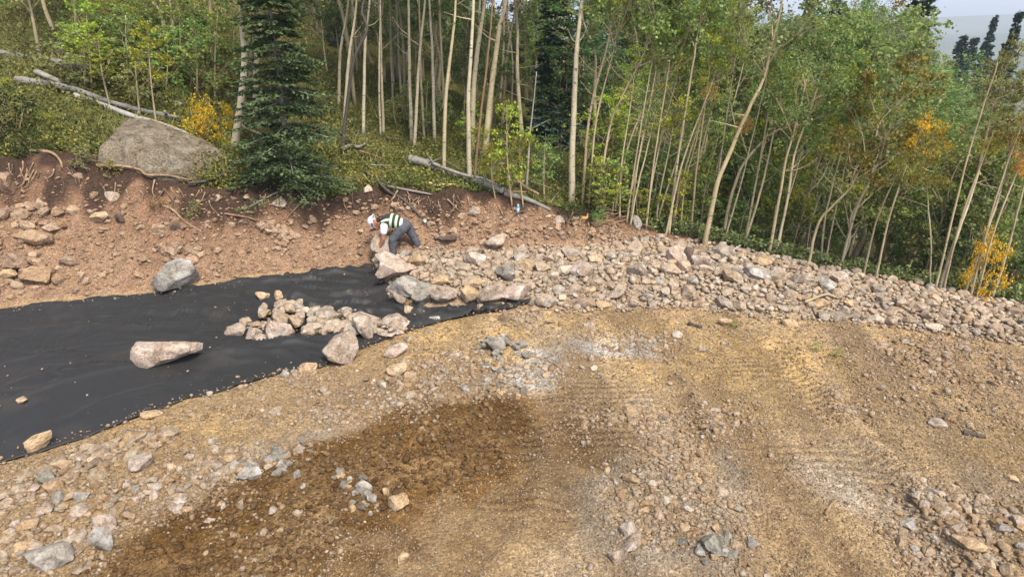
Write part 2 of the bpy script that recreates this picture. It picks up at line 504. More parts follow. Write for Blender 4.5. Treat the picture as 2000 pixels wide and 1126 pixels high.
def bark_aspen(name, col, dark=(.07, .06, .05)):
    m, nt, p = new_mat(name)
    ge = N(nt, 'ShaderNodeNewGeometry')
    mp = N(nt, 'ShaderNodeMapping'); mp.inputs['Scale'].default_value = (7, 7, 3.0)
    nt.links.new(ge.outputs['Position'], mp.inputs[0])
    n1 = N(nt, 'ShaderNodeTexNoise', Scale=1.0, Detail=5.0)
    nt.links.new(mp.outputs[0], n1.inputs['Vector'])
    mp2 = N(nt, 'ShaderNodeMapping'); mp2.inputs['Scale'].default_value = (3.5, 3.5, 12.0)
    nt.links.new(ge.outputs['Position'], mp2.inputs[0])
    n2 = N(nt, 'ShaderNodeTexNoise', Scale=1.6, Detail=4.0, Roughness=.6)
    nt.links.new(mp2.outputs[0], n2.inputs['Vector'])
    oi = N(nt, 'ShaderNodeObjectInfo')
    tint = ramp(nt, oi.outputs['Random'], [(0, (.85, .80, .70)), (.5, (1, 1, 1)), (1, (1.05, .98, .84))])
    a = ramp(nt, n1.outputs[0], [(.3, tuple(c * .72 for c in col)), (.65, col)])
    c = mixc(nt, 1.0, a.outputs[0], tint.outputs[0], 'MULTIPLY')
    s = ramp(nt, n2.outputs[0], [(.60, (0, 0, 0)), (.66, (.85, .85, .85))])
    c = mixc(nt, s.outputs[0], c, dark)
    nt.links.new(c, p.inputs['Base Color'])
    p.inputs['Roughness'].default_value = .8; p.inputs['Specular IOR Level'].default_value = .2
    b = N(nt, 'ShaderNodeBump', Strength=.3, Distance=.01)
    nt.links.new(n2.outputs[0], b.inputs['Height']); nt.links.new(b.outputs[0], p.inputs['Normal'])
    return m
M_ASPEN = bark_aspen('aspen_bark', (.54, .47, .33))
M_ASPEN_TAN = bark_aspen('aspen_bark_tan', (.46, .385, .255))
M_ASPEN_GREY = bark_aspen('aspen_bark_grey', (.33, .29, .21))
M_DEAD = bark_aspen('dead_bark', (.36, .34, .32), (.03, .027, .025))
M_DEADDARK = bark_aspen('dead_dark_bark', (.10, .085, .075), (.02, .018, .016))
M_BROWNBARK = bark_aspen('brown_bark', (.27, .17, .10))
M_SPRUCEBARK = simple_mat('spruce_bark', (.25, .225, .20), .9, var=.5, scale=12, bump=.5)
M_DRIFT = bark_aspen('weathered_log', (.25, .232, .21), (.09, .08, .075))
M_ROOT = simple_mat('root_wood', (.25, .165, .10), .85, var=.4, scale=9, bump=.3)
M_ROOTDARK = simple_mat('dark_root', (.10, .07, .05), .9, var=.4, scale=9)

# ------------------------------------------------------------------ ground sheets
def axis_pts(lo, hi, f0, f1, step, grow=1.12):
    a = list(np.arange(f0, f1, step))
    s = step; v = a[-1]
    while v < hi: s = min(s * grow, 500); v += s; a.append(v)
    s = step; v = a[0]; b = []
    while v > lo: s = min(s * grow, 500); v -= s; b.append(v)
    return np.array(b[::-1] + a)

gx = axis_pts(-6500, 6500, -12.5, 12.5, .055)
gy = axis_pts(-60, 7000, 3.6, 18.5, .055, 1.09)
GX, GY = np.meshgrid(gx, gy)
GZ = H(GX, GY)

def streaks(x, y):
    """faint wheel streaks running with the ruts"""
    a = np.array(RUTS[0][0]); b = np.array(RUTS[1][0])
    xa = np.interp(y, a[::-1, 1], a[::-1, 0]); xb = np.interp(y, b[::-1, 1], b[::-1, 0])
    c = (x - xa) / np.maximum(xb - xa, .3)
    v = sstep(.3, .7, fbm(c * 4.5 + (fbm(x, y, 2) - .5) * .8, y * .35, 3))
    return np.where((y < 14) & (x > -1.5), v, .5)

def soil_colour(x, y):
    d = y - toe(x)
    wb = np.interp(x, TX, WB); hb = np.interp(x, TX, HB) - np.interp(x, TX, TB)
    wob = (fbm(x * 1.3, y * 1.3, 4) - .5) * 1.6
    wx = x + (fbm(x * .8, y * .8, 6) - .5) * 2.6; wy = y + (fbm(x * .8 + 40, y * .8, 6) - .5) * 2.2
    patch = .35 + .65 * sstep(.40, .60, fbm(x * 2.3 + 11, y * 2.3 + 3, 5))
    n = fbm(x * .7 + 5, y * .7, 4)[..., None]; n2 = fbm(x * 4, y * 4 + 8, 3)[..., None]
    C = np.array([.35, .228, .113]) * (1 - n) + np.array([.40, .287, .16]) * n
    def put(C, w, c): return C * (1 - w[..., None]) + np.array(c) * w[..., None]
    for q in Z_PURPLE: C = put(C, .6 * patch * poly_soft(wx, wy, q, .7), (.23, .155, .11))
    for q in Z_OCHRE: C = put(C, .9 * patch * poly_soft(wx, wy, q, .5), (.50, .33, .14))
    for iq, q in enumerate(Z_GREY): C = put(C, (.95 if iq == 0 else .7) * patch * poly_soft(wx, wy, q, .4), (.44, .405, .36) if iq == 0 else (.37, .315, .255))
    C = put(C, (.55 + .45 * patch) * poly_soft(wx, wy, Z_DARK, .2), (.155, .080, .024))
    C = put(C, .35 * sstep(.55, .7, fbm(x * 1.7 + 60, y * 1.7, 4)) * poly_soft(wx, wy, Z_DARK, .5), (.27, .16, .065))
    C = put(C, (.5 + .4 * patch) * poly_soft(wx, wy, Z_DARK2, .55) * (1 - .8 * poly_soft(wx, wy, Z_DARK, .3)), (.155, .09, .037))
    C = C * (.76 + .48 * streaks(x, y))[..., None]
    rip = sstep(-.2, .3, y - front(x)) * sstep(XR - .1, XR + .1, x) * (d < .1)
    C = put(C, rip * .85, (.38, .285, .20))
    # bank
    tt = np.clip(d / wb, 0, 1.5)
    bank = np.array([.36, .235, .148]) * (1 - n2) + np.array([.25, .148, .088]) * n2
    reddish = np.array([.22, .125, .075])
    k = sstep(.25, .7, tt + wob * .4)[..., None]
    bank = bank * (1 - k * .75) + reddish * k * .75
    k2 = sstep(.60, .84, tt + wob * .30 + (fbm(x * 2.6 + 4, y * .9, 4) - .5) * .75)[..., None]
    bank = bank * (1 - k2 * .95) + np.array([.058, .036, .025]) * k2 * .95
    w = sstep(0, .12, d)
    C = C * (1 - w[..., None]) + bank * w[..., None]
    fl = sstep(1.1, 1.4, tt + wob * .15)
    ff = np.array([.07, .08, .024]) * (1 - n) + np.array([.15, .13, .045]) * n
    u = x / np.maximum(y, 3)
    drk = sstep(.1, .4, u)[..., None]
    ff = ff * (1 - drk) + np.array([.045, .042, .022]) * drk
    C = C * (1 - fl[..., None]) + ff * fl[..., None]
    r = np.hypot(x, y)
    fa = sstep(250, 600, r)[..., None]
    nf = fbm(x * .004, y * .004, 4)[..., None]
    mead = np.array([.075, .095, .05]) + (np.array([.13, .15, .075]) - np.array([.075, .095, .05])) * sstep(.46, .58, nf)
    C = C * (1 - fa) + mead * fa
    track = sum(poly_soft(wx, wy, q, .3) for q in Z_TRACK) * sstep(.3, .5, fbm(x * 1.1 + 70, y * 1.1, 3))
    return np.clip(C, 0, 1), track

C_all, TR = soil_colour(GX, GY)
ny, nx = GX.shape
V_all = np.stack([GX, GY, GZ], -1).reshape(-1, 3)
ii, jj = np.meshgrid(np.arange(ny - 1), np.arange(nx - 1), indexing='ij')
F_all = np.stack([ii * nx + jj, ii * nx + jj + 1, (ii + 1) * nx + jj + 1, (ii + 1) * nx + jj], -1).reshape(-1, 4)
fc = V_all[F_all].mean(1)
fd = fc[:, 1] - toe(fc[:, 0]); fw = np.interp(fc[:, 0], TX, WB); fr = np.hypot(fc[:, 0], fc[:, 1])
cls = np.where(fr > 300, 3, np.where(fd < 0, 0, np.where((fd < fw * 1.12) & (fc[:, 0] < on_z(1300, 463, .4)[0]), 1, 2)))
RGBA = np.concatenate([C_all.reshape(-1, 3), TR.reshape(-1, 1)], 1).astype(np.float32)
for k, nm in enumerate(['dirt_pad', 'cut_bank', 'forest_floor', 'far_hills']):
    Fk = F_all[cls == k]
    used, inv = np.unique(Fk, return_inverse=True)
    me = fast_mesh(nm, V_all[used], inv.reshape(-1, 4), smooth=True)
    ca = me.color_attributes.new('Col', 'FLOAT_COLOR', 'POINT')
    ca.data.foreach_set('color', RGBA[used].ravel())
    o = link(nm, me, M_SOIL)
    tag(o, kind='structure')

# ------------------------------------------------------------------ geotextile sheet
def make_fabric():
    nxs, nys = 460, 116
    xs = np.linspace(-13.2, XE, nxs)
    T = np.linspace(0, 1, nys)
    X = np.repeat(xs[None, :], nys, 0)
    e = edge(X) + (fbm(X * 1.1, X * 0 + 3, 3) - .5) * .16 + (fbm(X * 6, X * 0 + 8, 3) - .5) * .06
    b = fab_back(X)
    Y = e + (b - e) * T[:, None]
    Z = H(X, Y, micro=False) + .03
    # ride over lumps a little, plus long wrinkles running with the roll
    Z += (fbm(X * .8, Y * 1.6, 3) - .5) * .06
    ce = crest(X); bk = b
    t = (Y - ce) / np.maximum(bk - ce, .1)
    wr = np.abs(fbm(X * .55 + Y * .18, Y * 3.4 + X * .35, 3) - .5) * 2
    wmask = sstep(-.05, .15, t) * np.interp(X, [-9, -5, -2.5, 0], [.45, .8, 1.1, .6])
    Z += (np.exp(-(wr / .10) ** 2)) * .075 * wmask
    wr2 = np.abs(fbm(X * .9 - Y * .5 + 30, Y * 2.2 + X * .9, 2) - .5) * 2
    Z += np.exp(-(wr2 / .07) ** 2) * .055 * np.interp(X, [-7, -4, -2], [0, .6, 1.0])
    FOLDS = [([(250, 604), (380, 598), (480, 606), (530, 592)], .07), ([(530, 578), (620, 571), (740, 568)], .06), ([(560, 592), (660, 584), (755, 578)], .07), ([(640, 612), (720, 604), (800, 606)], .05),
             ([(0, 640), (150, 630), (300, 622), (420, 612)], .05), ([(0, 690), (140, 668), (300, 655), (440, 640)], .045), ([(0, 735), (120, 715), (240, 700)], .05), ([(100, 850), (260, 790), (420, 750)], .03), ([(430, 560), (560, 552), (720, 534)], .05), ([(390, 690), (500, 676), (620, 668)], .05), ([(760, 640), (860, 622), (980, 608)], .035)]
    wx_ = X + (fbm(X * 1.5, Y * 1.5, 3) - .5) * .3; wy_ = Y + (fbm(X * 1.5 + 9, Y * 1.5, 3) - .5) * .3
    for q, h_ in FOLDS:
        q = [tuple(on_z(a, b_, -.1)[:2]) for a, b_ in q]
        dist = np.full(X.shape, 1e9); along = np.zeros(X.shape)
        for i_ in range(1, len(q)):
            ax, ay = q[i_ - 1]; ex, ey = q[i_][0] - ax, q[i_][1] - ay
            t_ = np.clip(((wx_ - ax) * ex + (wy_ - ay) * ey) / (ex * ex + ey * ey), 0, 1)
            dd = np.hypot(wx_ - ax - t_ * ex, wy_ - ay - t_ * ey)
            along = np.where(dd < dist, (i_ - 1 + t_) / (len(q) - 1), along); dist = np.minimum(dist, dd)
        Z += h_ * 1.7 * np.exp(-(dist / .10) ** 1.4) * np.sin(math.pi * np.clip(along, .04, .96)) ** .6
    Z += .05 * np.exp(-((Y - ce) / .10) ** 2) * sstep(-13, -11, X)            # fold over the berm
    Z = np.maximum(Z, H(X, Y, True) + .008)
    V = np.stack([X, Y, Z], -1).reshape(-1, 3)
    i, j = np.meshgrid(np.arange(nys - 1), np.arange(nxs - 1), indexing='ij')
    F = np.stack([i * nxs + j, i * nxs + j + 1, (i + 1) * nxs + j + 1, (i + 1) * nxs + j], -1).reshape(-1, 4)
    me = fast_mesh('geotextile_sheet', V, F, True)
    m, nt, p = new_mat('black_geotextile')
    ge = N(nt, 'ShaderNodeNewGeometry')
    n = N(nt, 'ShaderNodeTexNoise', Scale=140.0, Detail=3.0); nt.links.new(ge.outputs['Position'], n.inputs['Vector'])
    n2 = N(nt, 'ShaderNodeTexNoise', Scale=.9, Detail=7.0, Roughness=.65); nt.links.new(ge.outputs['Position'], n2.inputs['Vector'])
    n3 = N(nt, 'ShaderNodeTexNoise', Scale=24.0, Detail=2.0); nt.links.new(ge.outputs['Position'], n3.inputs['Vector'])
    r = ramp(nt, n.outputs[0], [(.3, (.012, .0115, .0112)), (.7, (.025, .024, .0235))])
    d = ramp(nt, n2.outputs[0], [(.56, (0, 0, 0)), (.75, (.2, .2, .2))])
    c = mixc(nt, d.outputs[0], r.outputs[0], (.13, .10, .08))
    f = ramp(nt, n3.outputs[0], [(.765, (0, 0, 0)), (.80, (.8, .8, .8))])
    c = mixc(nt, f.outputs[0], c, (.40, .33, .27))
    nt.links.new(c, p.inputs['Base Color'])
    p.inputs['Roughness'].default_value = .55; p.inputs['Specular IOR Level'].default_value = .38
    p.inputs['Sheen Weight'].default_value = .06
    b_ = N(nt, 'ShaderNodeBump', Strength=.25, Distance=.004)
    nt.links.new(n.outputs[0], b_.inputs['Height']); nt.links.new(b_.outputs[0], p.inputs['Normal'])
    o = link('geotextile_sheet', me, m)
    so = o.modifiers.new('thickness', 'SOLIDIFY'); so.thickness = .006; so.offset = 1
    tag(o, 'black geotextile fabric sheet laid along the foot of the cut bank', 'fabric')
    # a twisted loose corner at the tip
    q = [on_z(1010, 603, .05), on_z(1030, 597, .09), on_z(1042, 601, .05)]
    V, F = tube(spline(q, 9), [.035, .05, .06, .05, .05, .06, .05, .04, .02], 7, .3, 3)
    return o
fabric = make_fabric()
def ZF(x, y):
    """surface that things rest on: fabric where it lies, else the ground"""
    return float(H(x, y)) + (.03 if fabric_mask(np.array(x), np.array(y)) else 0)

# ------------------------------------------------------------------ rocks
ROCKS = []
for k in range(14):
    g = np.random.default_rng(100 + k)
    sc = (1, g.uniform(.66, .92), g.uniform(.5, .8))
    V, F = rock_VF(100 + k, 4, int(g.integers(12, 20)), sc, .05)
    me = fast_mesh('stone', V, F, True)
    try: me.set_sharp_from_angle(angle=math.radians(28))
    except Exception: pass
    ROCKS.append(me)
_mesh_mat = {}
def rock_mesh(k, mat):
    key = (k, mat.name)
    if key not in _mesh_mat:
        me = ROCKS[k % len(ROCKS)].copy(); me.materials.clear(); me.materials.append(mat); _mesh_mat[key] = me
    return _mesh_mat[key]
def put_rock(name, loc, size, mat, k, label, cat='rock', group=None, rot=None):
    """size: (sx, sy, sz) half extents factors"""
    o = link(name, rock_mesh(k, mat), loc=tuple(loc))
    o.scale = size if hasattr(size, '__len__') else (size, size, size)
    o.rotation_euler = rot if rot is not None else (random.uniform(-.35, .35), random.uniform(-.35, .35), random.uniform(0, 6.28))
    return tag(o, label, cat, group)

hero_xy = []
def hero_rock(name, px, py, wpx, hpx, mat, k, label, rot=(0, 0, 0), cat='boulder', own=True, dz=0, group=None, depth_f=.8, box=.22, cuts=15):
    """a boulder whose outline is about wpx by hpx photo pixels, its base at (px, py)"""
    b = on_ground(px, py)
    s = mpp(b)
    hw, hh = wpx * s / 2 * 1.04, hpx * s / 2 * 1.04
    V, F = rock_VF(900 + k, 4, cuts, (1, 1, 1), .06, box)
    me = fast_mesh(name, V * np.array([hw, hw * depth_f, hh * 1.12]), F, True)
    try: me.set_sharp_from_angle(angle=math.radians(30))
    except Exception: pass
    y = b[1] + hw * depth_f * .6
    z = ZF(b[0], y)
    o = link(name, me, mat, loc=(b[0], y, z + hh * .82 + dz))
    o.rotation_euler = rot
    hero_xy.append((b[0], y, hw))
    return tag(o, label, cat, group)

# boulders set along the edge of the fabric
hero_rock('boulder', 757, 527, 66, 26, M_PINKROCK, 1, 'flat whitish boulder at the top corner of the black fabric below the worker', (0, .12, .1))
hero_rock('boulder', 772, 556, 78, 34, M_PINKROCK, 2, 'pinkish tan boulder with a pale right side, second down the fabric edge', (0, .08, .2))
hero_rock('boulder', 797, 586, 78, 42, M_GREYROCK, 3, 'grey rounded boulder at the bend of the fabric edge', (0, .15, .3))
hero_rock('cobble', 783, 600, 32, 26, M_BROWNROCK, 4, 'small round brown cobble on the fabric in front of the grey boulder', cat='rock')
hero_rock('boulder', 824, 606, 46, 42, M_SLATE, 5, 'dark mottled greenish boulder on the fabric, left end of the bottom row', (0, .1, .4))
hero_rock('boulder', 868, 606, 66, 36, M_BROWNROCK, 6, 'broad mauve brown boulder with white streaks in the row on the fabric', (0, -.05, .1))
hero_rock('boulder', 917, 602, 40, 34, M_TANROCK, 7, 'yellowish cream boulder between two brown ones in the row on the fabric', (0, .3, .2))
hero_rock('boulder', 957, 600, 56, 36, M_BROWNROCK, 8, 'brown slanting boulder with a grey top in the row on the fabric', (0, -.25, .2))
hero_rock('boulder', 1006, 598, 60, 36, M_PINKROCK, 9, 'boulder with a yellow top at the right tip of the black fabric', (0, -.1, 0))
hero_rock('boulder', 752, 506, 60, 40, M_BROWNROCK, 10, 'tall reddish brown slab leaning under the hands of the worker', (0, .55, .3), dz=-.05)
# boulders lying on or by the fabric
hero_rock('boulder', 336, 576, 84, 58, M_GREYROCK, 11, 'big grey and white boulder on the back edge of the black fabric', (.1, -.1, .2), box=.3, cuts=9)
hero_rock('boulder', 322, 716, 124, 48, M_PINKROCK, 21, 'flat pink boulder with whitish top alone on the black fabric', (0, -.02, .1), depth_f=.6, box=.5, cuts=5)
hero_rock('boulder', 660, 712, 72, 66, M_BROWNROCK, 13, 'pointed upright brown boulder on the near edge of the black fabric', (0, 0, .5))
hero_rock('stone', 68, 884, 64, 30, M_TANROCK, 14, 'flat orange tan stone on the near fabric edge at the left', (0, -.35, .1), cat='rock', depth_f=.6)
hero_rock('stone', 848, 632, 26, 12, M_GREYROCK, 15, 'small white stone alone on the fabric right of the rock pile', cat='rock')
hero_rock('stone', 513, 592, 27, 19, M_TANROCK, 16, 'small tan stone alone on the fabric just behind the rock pile', cat='rock')
hero_rock('stone', 40, 790, 24, 8, M_TANROCK, 17, 'tiny orange stone lying on the fabric at the left edge', cat='rock')
# pile of rocks on the fabric
pile = [(460, 660, 46, 30, 'long pinkish stone at the left end of the rock pile on the fabric'), (495, 664, 42, 32, 'grey pink wedge second from the left in the rock pile'),
        (508, 670, 38, 22, 'striped flat stone at the front left of the rock pile'), (541, 667, 52, 46, 'largest round speckled stone at the front of the rock pile'),
        (712, 662, 48, 46, 'big round brown stone at the right of the rock pile'), (705, 640, 50, 34, 'tall pale stone behind the big round one in the rock pile'),
        (770, 648, 50, 28, 'brown stone with a ridge at the far right of the rock pile'), (645, 652, 36, 24, 'oval pale stone at the front middle of the rock pile'),
        (675, 655, 28, 16, 'dark grey flat stone wedged in the front of the rock pile'), (547, 604, 20, 16, 'yellow stone on the peak of the rock pile'),
        (757, 658, 40, 8, 'thin flat slab at the foot of the right end of the rock pile')]
for q, (px, py, w, h, lb) in enumerate(pile):
    mt = M_DARKROCK if 'dark grey' in lb else M_TANROCK if 'yellow' in lb else (M_PINKROCK if q % 2 else M_BROWNROCK)
    hero_rock('stone', px, py + 4, w, h, mt, 30 + q, lb, (random.uniform(-.2, .2), random.uniform(-.3, .3), random.uniform(0, 3)), cat='rock', dz=.22 if 'peak' in lb else 0)
pc = [((560, 645), 90), ((620, 645), 60), ((690, 645), 60), ((545, 625), 45), ((640, 625), 75), ((760, 645), 35)]
for q in range(84):
    (cx, cy), sp = pc[q % len(pc)]
    px = cx + random.uniform(-1, 1) * sp; py = cy + random.uniform(-14, 12)
    b = on_ground(px, py); sz = random.uniform(.08, .21)
    hgt = .30 * math.exp(-((px - 560) / 60) ** 2 - ((py - 635) / 22) ** 2) + .12 * math.exp(-((px - 680) / 70) ** 2 - ((py - 640) / 22) ** 2)
    put_rock('pile_stone', (b[0], b[1], b[2] + hgt + sz * .3), sz, M_RIP, q, 'pinkish tan stone heaped among the others in the rock pile on the fabric', 'rock', 'stones of the pile on the fabric')
    hero_xy.append((b[0], b[1], sz))

pr = []
for q in range(220):
    (cx, cy), sp = pc[q % len(pc)]
    b = on_ground(cx + random.uniform(-1, 1) * sp * .95, cy + random.uniform(-13, 14)); sz = random.uniform(.025, .075)
    pr.append((b[0], b[1], b[2] + .03 + random.uniform(0, .12), sz))
PILE_SMALL = pr
# larger stones that stand out of the riprap field
rip_hero = [(969, 492, 48, 26, M_BROWNROCK, 'large tan angular block at the top of the riprap right of the worker'),
            (988, 552, 44, 32, M_GREYROCK, 'grey purple block in the middle of the riprap field'),
            (1118, 506, 44, 24, M_BROWNROCK, 'brown wedge shaped stone at the upper edge of the riprap'),
            (1319, 515, 46, 34, M_PINKROCK, 'big pink rounded block near the top of the riprap by the trees'),
            (1345, 512, 24, 30, M_DARKROCK, 'dark grey upright stone right beside the big pink block'),
            (1371, 522, 34, 26, M_PINKROCK, 'pinkish boulder just right of the dark upright stone'),
            (1208, 588, 46, 24, M_BROWNROCK, 'brown flat block low in the middle of the riprap'),
            (1070, 602, 48, 22, M_BROWNROCK, 'broad brown stone at the front edge of the riprap past the fabric tip'),
            (1178, 604, 28, 18, M_TANROCK, 'yellowish stone at the front edge of the riprap'),
            (1492, 524, 42, 22, M_TANROCK, 'smooth tan boulder at the back of the riprap under the aspens'),
            (1480, 546, 60, 24, M_GREYROCK, 'long grey slab behind the right half of the riprap'),
            (1618, 570, 38, 24, M_GREYROCK, 'grey square block on the right of the riprap'),
            (1642, 560, 36, 26, M_PINKROCK, 'tilted pink slab leaning on the grey square block'),
            (1608, 606, 38, 18, M_TANROCK, 'orange tan stone low on the right of the riprap'),
            (925, 520, 44, 26, M_PINKROCK, 'pale pink stone in the riprap below the tan angular block'),
            (875, 480, 44, 14, M_DARKROCK, 'dark brown flat rock sticking out of the bank right of the worker'),
            (815, 522, 34, 28, M_TANROCK, 'round tan stone behind the whitish boulder near the feet of the worker'),
            (858, 566, 38, 22, M_TANROCK, 'tan block just behind the row of boulders on the fabric'),
            (1140, 545, 50, 28, M_PINKROCK, 'pale rounded stone in the centre of the riprap')]
for q, (px, py, w, h, mt, lb) in enumerate(rip_hero):
    hero_rock('boulder', px, py, w, h, mt, 60 + q, lb, (random.uniform(-.15, .15), random.uniform(-.3, .3), random.uniform(-.4, .4)))

def clear_of_hero(x, y, r):
    for hx, hy, hr in hero_xy:
        if (x - hx) ** 2 + (y - hy) ** 2 < (hr * .8 + r * .6) ** 2: return False
    return True

def visible_px(x, y, z):
    dz = z - CAM_H
    dep = y * CP - dz * SP
    px = 1000 + FPX * x / dep
    py = 563 - FPX * (y * SP + dz * CP) / dep
    return px, py, dep

# the riprap field: packed stones, largest first
rr = []
gx0, gx1 = XR, on_z(2180, 640, 0)[0]
sizes = np.concatenate([rng.uniform(.17, .26, 36), rng.uniform(.10, .165, 330), rng.uniform(.062, .105, 2300), rng.uniform(.04, .06, 3400)])
PX = np.zeros(8000); PY = np.zeros(8000); PR = np.zeros(8000); cnt = 0
hxa = np.array(hero_xy)
for s in sizes:
    for _ in range(14):
        x = rng.uniform(gx0, gx1)
        f, t = front(x), toe(x)
        hi_ = t + float(np.interp(x, [-2, 2.5, 3.5, 4.5], [-.15, -.05, .15, .25])); y = rng.uniform(f + .05, max(hi_, f + .1))
        over = max(0, y - t)
        if s > np.interp(x, [-2, 3, 6, 9], [.3, .3, .22, .17]): continue
        if x > 6.5 and rng.random() < (x - 6.5) * .12 + .3 * sstep(.6, 0, y - f): continue
        if cnt and (np.hypot(PX[:cnt] - x, PY[:cnt] - y) < (PR[:cnt] + s) * .74).any(): continue
        if (np.hypot(hxa[:, 0] - x, hxa[:, 1] - y) < hxa[:, 2] * .75 + s * .55).any(): continue
        PX[cnt], PY[cnt], PR[cnt] = x, y, s; cnt += 1
        break
order = np.argsort(-PR[:cnt])
def chip_VF(seed):
    g = np.random.default_rng(seed)
    V = np.array([[1, 0, 0], [-1, 0, 0], [0, 1, 0], [0, -1, 0], [0, 0, 1], [0, 0, -1]], float) * np.array([1, g.uniform(.5, .9), g.uniform(.35, .7)])
    V += g.normal(size=V.shape) * .16
    return V, np.array([[0, 2, 4], [2, 1, 4], [1, 3, 4], [3, 0, 4], [2, 0, 5], [1, 2, 5], [3, 1, 5], [0, 3, 5]])
def bake_rocks(name, items, mat, sub=1, nvar=24, seed0=500):
    """items: rows x, y, z, size; one joined mesh of small stones"""
    items = np.asarray(items); g = np.random.default_rng(seed0)
    var = [chip_VF(seed0 + k) if sub == 0 else rock_VF(seed0 + k, sub, 7, (1, g.uniform(.6, .95), g.uniform(.45, .8)), .03) for k in range(nvar)]
    Vs, Fs, base = [], [], 0
    which = g.integers(0, nvar, len(items))
    for k in range(nvar):
        it = items[which == k]
        if not len(it): continue
        V, F = var[k]; n = len(it)
        a = g.uniform(0, 6.28, n); tx = g.uniform(-.5, .5, n); ty = g.uniform(-.5, .5, n)
        ca, sa = np.cos(a), np.sin(a)
        R = np.zeros((n, 3, 3)); R[:, 0, 0] = ca; R[:, 0, 1] = -sa; R[:, 1, 0] = sa; R[:, 1, 1] = ca; R[:, 2, 2] = 1
        Rx = np.zeros((n, 3, 3)); Rx[:, 0, 0] = 1; Rx[:, 1, 1] = np.cos(tx); Rx[:, 1, 2] = -np.sin(tx); Rx[:, 2, 1] = np.sin(tx); Rx[:, 2, 2] = np.cos(tx)
        Ry = np.zeros((n, 3, 3)); Ry[:, 1, 1] = 1; Ry[:, 0, 0] = np.cos(ty); Ry[:, 0, 2] = np.sin(ty); Ry[:, 2, 0] = -np.sin(ty); Ry[:, 2, 2] = np.cos(ty)
        M = R @ Rx @ Ry
        W = np.einsum('nij,vj->nvi', M, V) * it[:, 3][:, None, None] + it[:, None, :3]
        Vs.append(W.reshape(-1, 3)); Fs.append((F[None] + (np.arange(n) * len(V))[:, None, None] + base).reshape(-1, 3)); base += n * len(V)
    me = fast_mesh(name, np.vstack(Vs), np.vstack(Fs), False)
    o = link(name, me, mat)
    return o
tag(bake_rocks('pile_rubble', PILE_SMALL, M_RIP_S, 2, 20, 480), 'small stones filling the rock pile on the fabric', 'rubble', kind='stuff')
small = []
ind = 0
for k in order:
    x, y, s = PX[k], PY[k], PR[k]
    z = float(H(x, y)) + s * .18 + rng.uniform(-.03, .05)
    px, py, dp = visible_px(x, y, z)
    if ind < 300 and 700 < px < 2010:
        put_rock('riprap_stone', (x, y, z), s, M_RIP, int(rng.integers(0, 14)), 'dusty pinkish tan stone packed in the riprap field', 'rock', 'stones of the riprap field')
        ind += 1
    else: small.append((x, y, z - s * .05, s))
n = 5200
sx = rng.uniform(gx0, gx1, n); t_ = rng.random(n)
f_ = front(sx) + np.where(sx < XE + .15, .25, -.15); sy = f_ + (toe(sx) + .12 - f_) * t_
sz_ = rng.uniform(.02, .055, n)
for x, y, s in zip(sx, sy, sz_): small.append((x, y, float(H(x, y)) + s * .4 + .01, s))
tag(bake_rocks('riprap_chips', [q for q in small if q[3] < .056], M_RIP_S, 1, 24, 560), 'stone chips and grit between the stones of the riprap', 'rubble', kind='stuff')
tag(bake_rocks('riprap_rubble', [q for q in small if q[3] >= .056], M_RIP_S, 2, 30, 500), 'smaller stones and chips filling the riprap between the larger stones', 'rubble', kind='stuff')

# ------------------------------------------------------------------ stones on the pad
pad_hero = [(86, 1115, 90, 44, M_GREYROCK, 'large pale grey stone at the bottom left corner'),
            (196, 1078, 40, 48, M_GREYROCK, 'grey block with a steep face near the bottom left'),
            (200, 1040, 44, 30, M_PINKROCK, 'whitish angular stone just above the steep grey block'),
            (85, 945, 38, 26, M_SLATE, 'greenish grey block on the gravel below the left end of the fabric'),
            (105, 962, 40, 22, M_TANROCK, 'tan stone touching the greenish grey block at the left'),
            (1228, 1050, 40, 24, M_BROWNROCK, 'upper brown block of the three at the bottom centre'),
            (1236, 1076, 46, 26, M_BROWNROCK, 'middle pale brown block of the three at the bottom centre'),
            (1210, 1096, 40, 26, M_BROWNROCK, 'lowest brown block of the three at the bottom centre'),
            (775, 1006, 42, 30, M_TANROCK, 'tan stone half sunk in the dark soil beside the grey stone cluster'),
            (786, 1100, 24, 24, M_TANROCK, 'tan pebble standing in the dark soil at the bottom'),
            (1393, 1086, 50, 34, M_SLATE, 'green grey slate shard in the gravel at the bottom right'),
            (1408, 1076, 46, 14, M_SLATE, 'long flat slate blade lying against the slate shard'),
            (1900, 1092, 62, 30, M_TANROCK, 'flat pale tan slab in the stones at the bottom right'),
            (1783, 1030, 40, 16, M_GREYROCK, 'flat grey stone in the stony band at the right'),
            (600, 728, 44, 16, M_TANROCK, 'pale yellow stone on the near side of the fabric edge'),
            (556, 736, 18, 16, M_GREYROCK, 'small grey stone by the fabric edge left of the pale yellow one'),
            (408, 776, 14, 14, M_BROWNROCK, 'small dark pointed stone on the fabric edge'),
            (295, 818, 40, 14, M_TANROCK, 'flat cream stone tucked under the fabric edge'),
            (265, 920, 70, 24, M_BROWNROCK, 'broad flat tan rock half buried below the fabric'),
            (1417, 636, 32, 18, M_TANROCK, 'pale slab with yellow side near the front of the riprap'),
            (1545, 636, 34, 14, M_TANROCK, 'flat tan rock lying in front of the riprap on the right'),
            (970, 690, 46, 36, M_GREYROCK, 'grey upright stones standing in the grey gravel heap'),
            (775, 735, 44, 22, M_TANROCK, 'yellow tan rock in the ochre soil right of the pointed boulder'),
            (770, 700, 52, 20, M_PINKROCK, 'flat pinkish stone just right of the pointed boulder'),
            (485, 940, 46, 30, M_GREYROCK, 'grey angular rock on the ridge above the dark soil'),
            (540, 900, 34, 26, M_SLATE, 'blue grey block in the band of grey stones left of centre'),
            (710, 968, 34, 28, M_GREYROCK, 'largest light grey stone in the cluster on the dark soil')]
